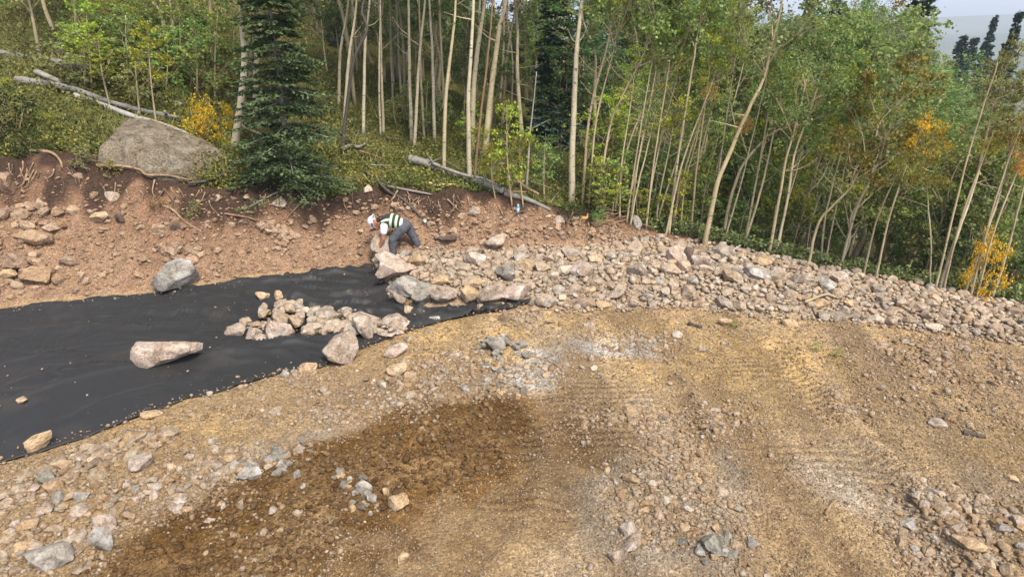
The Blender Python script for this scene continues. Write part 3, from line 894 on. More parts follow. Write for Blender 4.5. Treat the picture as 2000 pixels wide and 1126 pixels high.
for q, (px, py, w, h, mt, lb) in enumerate(pad_hero):
    hero_rock('stone', px, py, w, h, mt, 120 + q, lb, (random.uniform(-.15, .15), random.uniform(-.25, .25), random.uniform(-.5, .5)), cat='rock', dz=-.01, depth_f=.75, box=.42 if 'block' in lb else .22, cuts=7 if 'block' in lb else 15)

def stone_cluster(cx, cy, n, sx_, sy_, smin, smax, mats, label, group, heap=0.0):
    for q in range(n):
        dx, dy = random.gauss(0, 1), random.gauss(0, 1)
        b = on_ground(cx + dx * sx_, cy + dy * sy_); sz = random.uniform(smin, smax)
        put_rock('stone', (b[0], b[1], b[2] + sz * .25 + heap * math.exp(-(dx * dx + dy * dy) / 2)), sz, random.choice(mats), q, label, 'rock', group)
        hero_xy.append((b[0], b[1], sz * .5))
stone_cluster(705, 965, 26, 26, 20, .03, .075, [M_GREYROCK, M_GREYROCK, M_SLATE, M_TANROCK], 'grey stone in the small cluster on the dark soil', 'stones of the cluster on the dark soil')
stone_cluster(975, 682, 26, 34, 12, .04, .10, [M_GREYROCK, M_GREYROCK, M_SLATE], 'grey stone in the heap of grey gravel near the fabric tip', 'stones of the grey gravel heap', .08)
stone_cluster(980, 735, 30, 45, 22, .04, .09, [M_GREYROCK, M_GREYROCK, M_TANROCK], 'pale grey stone scattered below the grey gravel heap', 'stones below the grey gravel heap')
stone_cluster(540, 905, 22, 46, 20, .04, .085, [M_GREYROCK, M_SLATE, M_BROWNROCK, M_GREYROCK], 'grey stone in the band above the dark soil left of centre', 'stones of the grey band above the dark soil')
stone_cluster(330, 960, 18, 60, 30, .05, .10, [M_BROWNROCK, M_GREYROCK, M_TANROCK, M_PINKROCK], 'larger stone in the stony band left of the dark soil', 'larger stones left of the dark soil')
stone_cluster(60, 1000, 18, 50, 40, .05, .11, [M_BROWNROCK, M_GREYROCK, M_TANROCK, M_PINKROCK], 'larger stone near the lower left edge of the pad', 'larger stones at the lower left')
stone_cluster(1390, 1075, 16, 30, 18, .04, .09, [M_SLATE, M_GREYROCK, M_TANROCK], 'stone lying round the slate shards at the bottom', 'stones round the slate shards')
stone_cluster(1880, 1040, 20, 60, 40, .04, .09, [M_TANROCK, M_BROWNROCK, M_GREYROCK], 'larger pale stone in the stony lower right corner', 'larger stones in the lower right corner')
STONY = [(wpoly([(0, 920), (300, 830), (420, 860), (560, 900), (420, 960), (260, 1040), (180, 1126), (0, 1180), (-60, 1000)]), .17),
         (wpoly([(400, 960), (470, 880), (640, 850), (660, 880), (520, 930), (430, 980)]), .12),
         (wpoly([(640, 900), (770, 920), (800, 1000), (690, 1040), (640, 960)]), .12),
         (wpoly([(620, 720), (760, 700), (960, 660), (1060, 780), (880, 790), (640, 850), (560, 830)]), .10),
         (wpoly([(1150, 900), (1350, 860), (1480, 1000), (1600, 1180), (1100, 1180)]), .11),
         (wpoly([(1650, 960), (1800, 940), (2100, 980), (2100, 1180), (1800, 1180)]), .13),
         (wpoly([(1600, 700), (1750, 690), (2000, 800), (2000, 880), (1800, 850)]), .07)]
def stoniness(x, y):
    v = .022 + .06 * sstep(.50, .70, fbm(x * .9 + 31, y * .9 + 12, 4))
    for q, s in STONY: v = np.maximum(v, s * .86 * poly_soft(x, y, q, .3))
    return v
cand = []
N0 = 80000
t_ = rng.random(N0)
yy = 4.2 * (16.5 / 4.2) ** t_
xx = rng.uniform(-1, 1, N0) * (yy * .88 + .8)
lim = stoniness(xx, yy)
dk = poly_soft(xx, yy, Z_DARK, .2)
ok = (yy < front(xx) - .03) & ~((xx < XE + .1) & (yy > edge(xx) - .03)) & (yy < toe(xx) - .1)
lum = fbm(xx * 1.2 + 9, yy * 1.2, 3)
keepp = np.clip(lim / .11, .07, 1) * np.where(dk > .5, .35, 1) * sstep(.25, .6, lum)
ok &= rng.random(N0) < keepp
xx, yy, lim = xx[ok], yy[ok], lim[ok]
ss = lim * rng.lognormal(-1.35, .5, len(xx))
ss = np.clip(ss * np.clip(yy / 7, .75, 1.6), .010, .15)
order = np.argsort(-ss / (yy + 2))
zz = H(xx, yy)
small = []; ind = 0
for k in order[:18000]:
    x, y, s = xx[k], yy[k], ss[k]
    px, py, dp = visible_px(x, y, zz[k])
    if not (-40 < px < 2040 and py < 1180): continue
    if s > .04 and not clear_of_hero(x, y, s): continue
    if ind < 300:
        put_rock('loose_stone', (x, y, zz[k] + s * .22), s, M_GRAV, int(rng.integers(0, 14)), 'loose angular stone lying on the gravel pad among many others', 'rock', 'loose stones on the pad')
        ind += 1
    else: small.append((x, y, zz[k] + s * .25, s))
# fine pebbles everywhere
N1 = 20000
t_ = rng.random(N1); y1 = 4.2 * (15.5 / 4.2) ** t_; x1 = rng.uniform(-1, 1, N1) * (y1 * .88 + .8)
ok = (y1 < front(x1)) & ~((x1 < XE + .1) & (y1 > edge(x1) - .02)) & (y1 < toe(x1))
ok &= rng.random(N1) < np.where(poly_soft(x1, y1, Z_DARK, .2) > .5, .12, 1) * (.35 + .65 * sstep(.4, .6, fbm(x1 * 1.4 + 77, y1 * 1.4, 3)))
x1, y1 = x1[ok], y1[ok]; z1 = H(x1, y1)
s1 = rng.lognormal(-4.55, .38, len(x1)) * np.clip(y1 / 6, .9, 2)
small += list(zip(x1, y1, z1 + s1 * .3, s1))
big = [i for i in small if i[3] > .045]; tiny = [i for i in small if i[3] <= .045]
tag(bake_rocks('gravel', big, M_GRAV_S, 2, 24, 700), 'mixed tan and grey gravel spread over the pad', 'gravel', kind='stuff')
tag(bake_rocks('pebbles', tiny, M_GRAV_S, 1, 24, 750), 'fine pebbles strewn over the whole dirt pad', 'pebbles', kind='stuff')
N2 = 90000
t_ = rng.random(N2); y2 = 4.2 * (15.5 / 4.2) ** t_; x2 = rng.uniform(-1, 1, N2) * (y2 * .88 + .8)
ok = (y2 < front(x2)) & ~((x2 < XE + .1) & (y2 > edge(x2) - .02)) & (y2 < toe(x2))
x2, y2 = x2[ok], y2[ok]; z2 = H(x2, y2); s2 = rng.lognormal(-4.8, .35, len(x2)) * np.clip(y2 / 5, .9, 2.4)
dk2 = poly_soft(x2, y2, Z_DARK, .2) > .5
M_CHIP = rock_mat('stone_chip', [(.33, .225, .125), (.26, .17, .09), (.38, .30, .215), (.21, .135, .075), (.40, .28, .15), (.45, .39, .32), (.29, .20, .12)], per_object=False, dust=.1)
tag(bake_rocks('stone_chips', np.column_stack([x2, y2, z2 + s2 * .2, s2])[~dk2], M_CHIP, 0, 24, 770), 'crushed stone chips pressed into the surface of the pad', 'gravel', kind='stuff')

# grit and crumbs spilled on the fabric and along its edges
gr = []
for k in range(1500):
    x = rng.uniform(-10, XE)
    if k < 700: y = float(edge(x)) + abs(rng.normal()) * .10 - .04
    elif k < 1050: y = float(fab_back(x)) - abs(rng.normal()) * .12
    else: y = rng.uniform(float(edge(x)), float(fab_back(x)))
    sz = min(.045, rng.lognormal(-4.35, .5)) * (1 if k < 1050 else .7)
    gr.append((x, y, ZF(x, y) + .02 + sz * .2, sz))
tag(bake_rocks('fabric_grit', gr, M_GRAV_S, 1, 20, 860), 'grit and small stones spilled over the edges of the black fabric', 'gravel', kind='stuff')
# clods of dark soil
cl = []
for _ in range(26000):
    x = rng.uniform(-5, 1.2); y = rng.uniform(4.3, 9.2)
    cl.append((x, y))
cl = np.array(cl); w = poly_soft(cl[:, 0], cl[:, 1], Z_DARK, .25); cl = cl[w > rng.random(len(cl)) * .9 + .05]
cs = rng.lognormal(-4.3, .6, len(cl)); cs = np.clip(cs, .006, .06)
cz = H(cl[:, 0], cl[:, 1])
M_CLOD = rock_mat('soil_clod', [(.13, .072, .026), (.18, .105, .04), (.095, .05, .02), (.24, .155, .07)], per_object=False, dust=.05)
tag(bake_rocks('soil_clods', np.column_stack([cl[:, 0], cl[:, 1], cz + cs * .3, cs]), M_CLOD, 1, 20, 800), 'crumbly dark brown soil clods spread over the near pad', 'soil', kind='stuff')

# ------------------------------------------------------------------ stones in the bank
bank_hero = [(62, 498, 84, 32, M_BANKSTONE, 'long orange ledge of rock jutting from the bank at the left'),
             (26, 530, 52, 34, M_BANKSTONE, 'big pale tan stone under the orange ledge at the left edge'),
             (10, 545, 40, 26, M_TANROCK, 'yellow stone at the very left edge below the orange ledge'),
             (92, 540, 32, 28, M_BANKSTONE, 'squarish tan stone at the foot of the bank near the orange ledge'),
             (64, 556, 70, 20, M_BANKSTONE, 'wide flat tan rock at the foot of the bank at the left'),
             (197, 448, 40, 26, M_TANROCK, 'oval orange stone alone in the middle of the bank'),
             (236, 446, 20, 22, M_DARKROCK, 'dark flat stone right of the oval orange one in the bank'),
             (60, 415, 26, 18, M_BANKSTONE, 'pale block at the top of the stone cluster high on the left bank'),
             (36, 428, 34, 22, M_BANKSTONE, 'tan block left of the pale block high on the left bank'),
             (88, 425, 26, 20, M_BANKSTONE, 'tan block right of the pale block high on the left bank'),
             (12, 382, 40, 40, M_BANKSTONE, 'rounded rock at the left edge just under the dark topsoil'),
             (545, 412, 34, 22, M_BROWNROCK, 'brown rounded rock at the crest of the bank under the spruce'),
             (718, 376, 20, 16, M_PINKROCK, 'small round pink stone on the crest above the worker'),
             (215, 396, 30, 18, M_BROWNROCK, 'mauve flat rock in dark soil below the big boulder'),
             (310, 456, 34, 18, M_BANKSTONE, 'tan slab in the bank above the stone heap'),
             (345, 455, 26, 16, M_DARKROCK, 'dark stone in the bank beside the tan slab'),
             (925, 430, 26, 20, M_BROWNROCK, 'pinkish stone high in the bank right of the worker'),
             (1092, 440, 26, 16, M_BROWNROCK, 'rounded tan stone under the crest near the roots'),
             (1244, 445, 22, 24, M_GREYROCK, 'grey rounded rock standing at the forest edge above the riprap')]
for q, (px, py, w, h, mt, lb) in enumerate(bank_hero):
    hero_rock('stone', px, py, w, h, mt, 160 + q, lb, (random.uniform(-.2, .2), random.uniform(-.3, .3), random.uniform(-.5, .5)), cat='rock', dz=-.06)
def bank_cluster(cx, cy, n, spx, spy, smin, smax, label, group):
    for q in range(n):
        px, py = cx + random.gauss(0, spx), cy + random.gauss(0, spy)
        b = on_ground(px, py); s = random.uniform(smin, smax)
        put_rock('bank_stone', (b[0], b[1], b[2] + s * .2), s, M_BANKSTONE, q, label, 'rock', group)
bank_cluster(340, 500, 26, 24, 9, .10, .18, 'tan block in the small stone heap on the bank behind the grey boulder', 'stones of the heap behind the grey boulder')
bank_cluster(548, 458, 24, 22, 10, .09, .16, 'tan block in the stone cluster on the bank below the spruce', 'stones of the cluster below the spruce')
bank_cluster(50, 425, 24, 36, 16, .10, .19, 'tan block in the stone cluster high on the left bank', 'stones of the cluster high on the left bank')
bank_cluster(60, 535, 22, 45, 20, .08, .19, 'tan stone at the foot of the left bank by the ledge', 'stones at the foot of the left bank')
sm = []
for q in range(3200):
    px = random.uniform(-10, 1290)
    cr = np.interp(px, [0, 200, 450, 700, 850, 1000, 1100, 1200, 1290], [320, 350, 385, 385, 388, 405, 425, 445, 462])
    tp = np.interp(px, [0, 180, 500, 725, 760, 1000, 1290], [592, 575, 538, 516, 492, 475, 463])
    py = cr + (tp - cr) * random.random() ** .8
    b = on_ground(px, py)
    s = min(.11, .012 + random.lognormvariate(-3.9, .7))
    sm.append((b[0], b[1], b[2] + s * .15, s))
sm.sort(key=lambda a: -a[3])
for x, y, z, s in sm[:150]:
    put_rock('bank_stone', (x, y, z), s, M_BANKSTONE, random.randrange(14), 'tan stone stuck in the brown earth of the cut bank', 'rock', 'stones scattered over the cut bank')
M_BANK_S = rock_mat('bank_rubble', [(.37, .25, .16), (.27, .175, .11), (.40, .28, .19), (.20, .125, .08)], per_object=False, dust=.12)
tag(bake_rocks('bank_rubble', sm[150:], M_BANK_S, 1, 24, 900), 'small stones and crumbs of earth over the face of the cut bank', 'rubble', kind='stuff')

# ------------------------------------------------------------------ the big boulder on the hillside
def hillside_boulder():
    b = on_ground(318, 352)
    s = mpp(b)
    Y = b[1]
    V, F = ico(5)
    V = np.sign(V) * np.abs(V) ** .78
    g = np.random.default_rng(3)
    for nrm, o in (((.35, -.25, .9), .66), ((-.5, -.3, .8), .78), ((.1, -1, .35), .62), ((-.95, -.2, .1), .72), ((.8, -.4, .45), .74), ((.2, -.8, -.3), .7), ((-.3, -.8, .6), .76), ((.5, -.75, .1), .72)):
        n_ = np.array(nrm) / np.linalg.norm(nrm); q = V @ n_ - o
        V = V - np.maximum(q, 0)[:, None] * n_ * .9
    nz = fbm(V[:, 0] * 2 + V[:, 2] * 1.3 + 5, V[:, 1] * 2 - V[:, 2] * 1.7 + 9, 5) - .5
    nz2 = fbm(V[:, 0] * 7 + V[:, 2] * 3 + 5, V[:, 1] * 7 - V[:, 2] * 4 + 9, 4) - .5
    V = V * (1 + nz[:, None] * .22 + nz2[:, None] * .08)
    V = V / np.abs(V).max(0)
    me = fast_mesh('boulder', V * np.array([1.80, 1.15, .80]), F, True)
    c = on_y(318, 318, Y + .75)
    o = link('boulder', me, M_LICHEN, loc=tuple(c))
    o.rotation_euler = (0, math.radians(21), math.radians(-4))
    tag(o, 'huge lichen speckled boulder embedded in the hillside left of the spruce', 'boulder')
hillside_boulder()

# ------------------------------------------------------------------ vegetation: shared crowns, limbs, trunks
def leaf_quads(C, size, g, up=.3, aspect=.8):
    """rhombic leaves at centres C"""
    n = len(C)
    nrm = g.normal(size=(n, 3)); nrm[:, 2] += up; nrm /= np.linalg.norm(nrm, axis=1)[:, None]
    a = np.cross(nrm, g.normal(size=(n, 3))); a /= np.linalg.norm(a, axis=1)[:, None] + 1e-9
    b = np.cross(nrm, a)
    s = size * g.uniform(.65, 1.25, n)[:, None]
    V = np.stack([C + a * s, C + b * s * aspect, C - a * s, C - b * s * aspect], 1).reshape(-1, 3)
    F = np.arange(4 * n).reshape(-1, 4)
    return V, F

def crown_pair(seed, R, Ht, ncl, nleaf, leaf, limb_r=.018, low=.15, spread=.3):
    g = np.random.default_rng(seed)
    cents, limbs = [], []
    for k in range(ncl):
        t = (k + g.random()) / ncl
        zc = Ht * (low + (1 - low) * t)
        env = R * (math.sin(math.pi * min(1, .12 + .85 * t)) ** .7)
        a = k * 2.4 + g.uniform(-.5, .5); rr = env * math.sqrt(g.uniform(.1, 1))
        c = np.array([math.cos(a) * rr, math.sin(a) * rr, zc])
        cents.append(c)
        z0 = max(0, zc - rr * g.uniform(.7, 1.3) - .15)
        p0 = np.array([0, 0, z0])
        mid = (p0 + c) / 2 + np.array([0, 0, -.12 * rr]) + g.normal(size=3) * .06
        P = spline([p0, mid, c], 7)
        limbs.append(tube(P, np.linspace(limb_r, limb_r * .25, 7), 4))
        for q in range(2):
            e = c + g.normal(size=3) * np.array([.35, .35, .25]) * R * .6
            limbs.append(tube(spline([P[3], (P[3] + e) / 2 + g.normal(size=3) * .05, e], 5), np.linspace(limb_r * .5, limb_r * .15, 5), 3))
    w = g.random(ncl) + .5; w /= w.sum()
    pick = g.choice(ncl, nleaf, p=w)
    cc = np.array(cents)[pick]
    sg = R * spread
    off = g.normal(size=(nleaf, 3)) * np.array([sg, sg, sg * .75])
    # break each clump into sprays
    spray = (g.random((ncl * 8, 3)) - .5) * 2 * np.array([sg, sg, sg * .7]) * 1.3
    sp = spray[pick * 8 + g.integers(0, 8, nleaf)]
    P = cc + np.where(g.random(nleaf)[:, None] < .86, sp + off * .24, off)
    V, F = leaf_quads(P, leaf, g)
    cm = fast_mesh('crown', V, F); cm.materials.append(M_LEAF)
    lm = fast_mesh('limbs', *merge(limbs), True); lm.materials.append(M_ASPEN_TAN)
    return cm, lm
CROWN_BIG = [crown_pair(20 + k, 1.15, 3.6, 13, 4200, .040) for k in range(5)]
CROWN_MED = [crown_pair(40 + k, .85, 2.6, 10, 2600, .036) for k in range(4)]
CROWN_SAP = [crown_pair(60 + k, .42, 1.5, 9, 1000, .030, .008) for k in range(4)]
CROWN_BUSH = [crown_pair(80 + k, .7, .95, 12, 1500, .027, .008, .1, .26) for k in range(3)]

GREEN = (.225, .30, .10); GREEN_D = (.165, .225, .085); GREEN_B = (.28, .35, .105); YGREEN = (.37, .40, .07)
YELLOW = (.52, .33, .02); ORANGE = (.58, .25, .03); OLIVE = (.26, .26, .09); CREAM = (.45, .36, .18)
def jit(c, s=.15): return tuple(max(.002, v * random.uniform(1 - s, 1 + s)) for v in c) + (1,)

def crown_on(root, pair, p_local, direction, scale, colour, name='crown'):
    q = Vector((0, 0, 1)).rotation_difference(Vector(direction).normalized())
    q = Quaternion((1, 0, 0, 0)).slerp(q, .8)
    q = q @ Quaternion((0, 0, 1), random.uniform(0, 6.28))
    out = []
    for nm, me in ((name, pair[0]), ('limbs', pair[1])):
        o = bpy.data.objects.new(nm, me); COL.objects.link(o); o.parent = root
        o.location = tuple(p_local); o.rotation_mode = 'QUATERNION'; o.rotation_quaternion = q
        o.scale = scale if hasattr(scale, '__len__') else (scale,) * 3
        if nm == name: o.color = jit(colour)
        else: o['kind'] = 'stuff'
        out.append(o)
    return out

def aspen(pts, w, label, mat=None, colour=GREEN, group=None, extra=2.5, pair=None, cscale=1.0, cat='tree', name='aspen_tree', crown_at=.62, dy=0.0, crown=True, branches=2, tip=.28):
    base = on_ground(*pts[0]) - np.array([0, 0, .06])
    Y = base[1]
    P = [base] + [on_y(a, b, Y + dy * (k + 1) + random.uniform(-.12, .12)) for k, (a, b) in enumerate(pts[1:])]
    if extra > 0:
        d = P[-1] - P[-2]; d /= np.linalg.norm(d) + 1e-9
        P.append(P[-1] + (d * .7 + np.array([0, 0, .3])) * extra)
    n = max(12, int(6 * len(P)))
    C = spline(P, n)
    wob = np.cumsum(rng.normal(size=(n, 2)), 0) * .004; wob -= np.linspace(0, 1, n)[:, None] * wob[-1]
    C[1:, :2] += wob[1:]
    r0 = w / 2 * mpp(base) * (.7 if pts[0][0] > 1140 else .95)
    R = r0 * np.linspace(1.05, tip, n); R[0] *= 1.25
    root = thing(name, label, cat, base, group)
    parts = [tube(C - base, R, 8, .05, int(rng.integers(1e6)))]
    me = fast_mesh('trunk', *merge(parts), True)
    link('trunk', me, mat or M_ASPEN, root)
    # a few bare branches
    for k in range(branches):
        i = int(n * random.uniform(.4, .85)); a = random.uniform(0, 6.28); L = random.uniform(.35, 1.0)
        p0 = C[i] - base; dirv = np.array([math.cos(a), math.sin(a) * .7, random.uniform(.1, .8)]); dirv /= np.linalg.norm(dirv)
        p1 = p0 + dirv * L * .5; p2 = p0 + dirv * L + np.array([0, 0, random.uniform(-.05, .25)])
        bm_ = fast_mesh('branch', *tube(spline([p0, p1, p2], 7), np.linspace(R[i] * .4, .003, 7), 5), True)
        link('branch', bm_, mat or M_ASPEN, root)
    if crown:
        i = min(int(n * crown_at), n - 2); d = C[min(n - 1, i + 3)] - C[i]
        crown_on(root, pair or random.choice(CROWN_BIG), C[i] - base, d, cscale, colour)
    return root

# the standing aspens, from the left
hero_aspens = [
    ([(78, 118), (68, 60), (57, 0)], 8, 'lone slim tan aspen at the top left above the fallen logs', M_ASPEN_TAN, 2.5),
    ([(163, 118), (152, 60), (143, -10)], 8, 'tan aspen near the top left behind the yellow saplings', M_ASPEN_TAN, 2.5),
    ([(342, 150), (339, 80), (331, 0)], 8, 'slim pale aspen on the hillside above the orange shrub', M_ASPEN, 3),
    ([(456, 292), (470, 200), (478, 120), (472, 40), (468, -10)], 17, 'thick cream aspen leaning behind the orange shrub', M_ASPEN, 4),
    ([(497, 235), (500, 140), (508, 40), (512, -10)], 13, 'pale aspen half hidden by the left side of the big spruce', M_ASPEN, 4),
    ([(486, 170), (490, 80), (487, 0)], 9, 'grey aspen between the two thick trunks left of the spruce', M_ASPEN_GREY, 4),
    ([(661, 208), (665, 100), (681, 0)], 7, 'first slim aspen right of the big spruce', M_ASPEN, 3),
    ([(673, 240), (680, 120), (696, 0)], 7.5, 'second slim aspen right of the big spruce with dark knots', M_ASPEN, 3),
    ([(709, 264), (713, 90), (721, 0)], 7, 'straight pale aspen just right of the dark twisted dead tree', M_ASPEN, 3),
    ([(749, 262), (745, 150), (742, 0)], 6, 'right stem of the close aspen pair with leafy sprouts', M_ASPEN, 3),
    ([(743, 266), (739, 140), (742, 0)], 4.5, 'thin left stem of the close aspen pair with leafy sprouts', M_ASPEN, 3),
    ([(767, 218), (763, 80), (760, 0)], 5, 'thin grey aspen further back right of the close pair', M_ASPEN_GREY, 3),
    ([(789, 234), (780, 130), (775, 0)], 6.5, 'curved grey aspen left of the tall V of two trunks', M_ASPEN_GREY, 3),
    ([(804, 278), (800, 150), (798, -5)], 8, 'straight left trunk of the tall V of two aspens', M_ASPEN, 3),
    ([(809, 292), (818, 130), (831, -5)], 7, 'right leaning trunk of the tall V of two aspens', M_ASPEN, 3),
    ([(829, 274), (822, 150), (818, 0)], 5.5, 'thin aspen close behind the tall V of trunks', M_ASPEN_TAN, 3),
    ([(849, 275), (846, 120), (838, 0)], 7, 'pale slightly bent aspen right of the tall V of trunks', M_ASPEN, 3),
    ([(867, 335), (872, 190), (884, 80), (890, -5)], 8, 'wavy cream aspen standing above the grey fallen log', M_ASPEN, 3),
    ([(918, 352), (915, 200), (926, -5)], 10, 'front trunk of the thick aspen clump at the centre', M_ASPEN, 3.5),
    ([(922, 300), (925, 170), (937, 70), (948, -5)], 12, 'thick rear trunk of the aspen clump at the centre', M_ASPEN, 3.5),
    ([(946, 305), (960, 180), (974, 60), (990, -5)], 13, 'thick knotty cream aspen right of the central clump', M_ASPEN, 3.5),
    ([(981, 247), (990, 120), (1005, 30), (1022, -5)], 6, 'thin aspen rising behind the yellow green sapling', M_ASPEN_TAN, 3),
    ([(1117, 396), (1119, 280), (1127, 120), (1138, -5)], 14, 'tallest thick cream aspen standing alone above the right end of the bank', M_ASPEN, 4),
    ([(1137, 402), (1150, 230), (1180, 110), (1198, 30)], 6, 'slim leaning aspen just right of the tall lone trunk', M_ASPEN_TAN, 1.5),
    ([(1150, 404), (1164, 240), (1200, 90)], 6, 'second slim leaning aspen right of the tall lone trunk', M_ASPEN_TAN, 1.5),
    ([(1166, 410), (1190, 250), (1215, 190), (1265, 90)], 7, 'bent aspen with a kink sweeping right above the bank', M_ASPEN_TAN, 1.5),
    ([(1200, 415), (1225, 290), (1270, 190), (1320, 120)], 6, 'long thin aspen sweeping to the right behind the bent one', M_ASPEN_TAN, 1.0),
    ([(1306, 455), (1320, 340), (1345, 180), (1366, 48)], 8, 'tall straight aspen rising from the back of the riprap', M_ASPEN_TAN, 1.0),
    ([(1375, 482), (1400, 370), (1430, 290), (1465, 210), (1492, 150), (1515, 60)], 14, 'thickest leaning aspen at the edge of the riprap with a forked top', M_ASPEN_TAN, .8),
    ([(1410, 470), (1432, 370), (1462, 308), (1512, 258), (1540, 248)], 9, 'aspen bending sharply right at the top beside the thickest one', M_ASPEN_TAN, .6),
    ([(1375, 330), (1390, 220), (1404, 118)], 7, 'white broken topped trunk behind the leaning aspens', M_ASPEN, 0),
    ([(1398, 300), (1412, 200), (1421, 126)], 7, 'second white snag right of the broken topped trunk', M_ASPEN, 0),
    ([(1432, 350), (1432, 240), (1431, 130)], 6, 'upright grey trunk crossing behind the thickest leaning aspen', M_ASPEN_GREY, 1),
    ([(1503, 495), (1522, 390), (1535, 310), (1552, 250)], 9, 'left of two close parallel aspens at the riprap edge', M_ASPEN_TAN, 1.0),
    ([(1514, 497), (1536, 392), (1553, 300), (1582, 218)], 8, 'right of two close parallel aspens at the riprap edge', M_ASPEN, 1.0),
    ([(1578, 520), (1595, 440), (1625, 400), (1655, 372), (1670, 350)], 8, 'crooked aspen with an elbow leaning over the riprap', M_ASPEN_TAN, .5),
    ([(1610, 500), (1625, 380), (1640, 290), (1657, 205)], 10, 'straight pale aspen behind the crooked one with an elbow', M_ASPEN, 1.2),
    ([(1642, 520), (1672, 410), (1710, 330), (1735, 255)], 8, 'leaning tan aspen right of the crooked one', M_ASPEN_TAN, 1.0),
    ([(1668, 480), (1690, 330), (1712, 200), (1735, 60)], 9, 'tall pale aspen reaching the skyline in the right half', M_ASPEN, .8),
    ([(1706, 520), (1735, 420), (1768, 340), (1800, 260)], 7, 'thin forked aspen in the middle of the right stand', M_ASPEN_TAN, 1.0),
    ([(1820, 562), (1819, 470), (1815, 400), (1812, 365)], 4.5, 'thin wavy upright stem among the leaning aspens at the right', M_ASPEN_TAN, .6),
    ([(1834, 566), (1868, 460), (1905, 350), (1938, 215)], 9, 'pale aspen leaning right in front of the orange leaves', M_ASPEN, 1.0),
    ([(1882, 576), (1920, 470), (1955, 370), (1975, 280)], 8, 'tan aspen leaning right beside the orange leaves at the right', M_ASPEN_TAN, 1.0),
    ([(1938, 580), (1972, 470), (2000, 360), (2030, 250)], 7, 'last leaning aspen at the right edge of the picture', M_ASPEN_TAN, 1.0)]
for pts, w, lb, mt, ex in hero_aspens:
    x0 = pts[0][0]
    col = random.choice([GREEN, GREEN_B, GREEN, YGREEN]) if x0 < 1250 else random.choice([GREEN, GREEN_B, GREEN, OLIVE, GREEN, (.20, .16, .04)])
    if ex == 0: aspen(pts, w, lb, mt, extra=0, crown=False, name='aspen_snag')
    elif x0 > 1130: aspen(pts, w, lb, mt, col, extra=ex if x0 < 1780 else .2, pair=random.choice(CROWN_MED), cscale=random.uniform(.8, 1.15) if x0 < 1780 else .5, crown_at=.66, branches=4)
    else: aspen(pts, w, lb, mt, col, extra=ex, crown_at=.8 if x0 > 600 else .55, branches=2, cscale=random.uniform(.9, 1.1))
# dead trees
aspen([(668, 298), (676, 220), (690, 120), (715, 60), (706, 25), (714, -10)], 8, 'dark twisted dead tree right of the big spruce', M_DEADDARK, extra=.6, crown=False, name='dead_tree', branches=5)
aspen([(926, 352), (938, 240), (950, 130), (962, 0)], 6, 'reddish brown peeling dead trunk beside the central clump', M_BROWNBARK, extra=1, crown=False, name='dead_tree', branches=3)
aspen([(1028, 365), (1034, 260), (1048, 140)], 5, 'thin grey dead pole in front of the dark spruce', M_DEAD, extra=0, crown=False, name='dead_tree', branches=3)

# front row of leaning stems between the named ones
for k in range(74):
    px = random.uniform(1190, 2010)
    ey = np.interp(px, [1190, 1290, 1400, 1500, 1700, 1900, 2000], [430, 452, 470, 495, 532, 570, 590]) - random.uniform(0, 28)
    ln = .14 + .28 * (px - 1190) / 800 + random.gauss(0, .07)
    hgt = random.uniform(150, 330)
    if px > 1780: hgt = min(hgt, 260)
    top = ey - hgt
    pts = [(px, ey), (px + ln * hgt * .4 + random.uniform(-8, 8), ey - hgt * .45), (px + ln * hgt, top)]
    col = random.choice([GREEN, GREEN_B, GREEN_D, OLIVE, YGREEN, GREEN]) if px > 1500 else random.choice([GREEN, GREEN_B, YGREEN])
    aspen(pts, random.uniform(4, 7.5), 'thin tan aspen stem leaning right along the edge of the riprap', random.choice([M_ASPEN_TAN, M_ASPEN_TAN, M_ASPEN]), col,
          'thin leaning aspens along the riprap', extra=random.uniform(.3, 1.0) if px < 1800 else .1, pair=random.choice(CROWN_MED + CROWN_SAP), cscale=random.uniform(.6, .85) if px < 1800 else .5, crown_at=.76, branches=3)

# trees deeper in the forest: shared trunks
BACK_TRUNK = []
for k in range(6):
    g = np.random.default_rng(300 + k)
    P = [np.array([0, 0, -.2])] + [np.array([g.normal() * .13 * j ** .5, g.normal() * .10 * j ** .5, 2.2 * j]) for j in range(1, 6)]
    C = spline(P, 26)
    parts = [tube(C, np.linspace(.075, .022, 26), 7, .05, k)]
    for q in range(7):
        i = int(g.integers(8, 24)); a = g.uniform(0, 6.28); L = g.uniform(.4, 1.2)
        d = np.array([math.cos(a), math.sin(a), g.uniform(-.1, .7)])
        parts.append(tube(spline([C[i], C[i] + d * L * .5 + np.array([0, 0, -.05]), C[i] + d * L], 5), np.linspace(.022, .004, 5), 4))
    V, F = merge(parts)
    for m in (M_ASPEN, M_ASPEN_TAN, M_ASPEN_GREY):
        me = fast_mesh('trunk', V, F, True); me.materials.append(m); BACK_TRUNK.append(me)

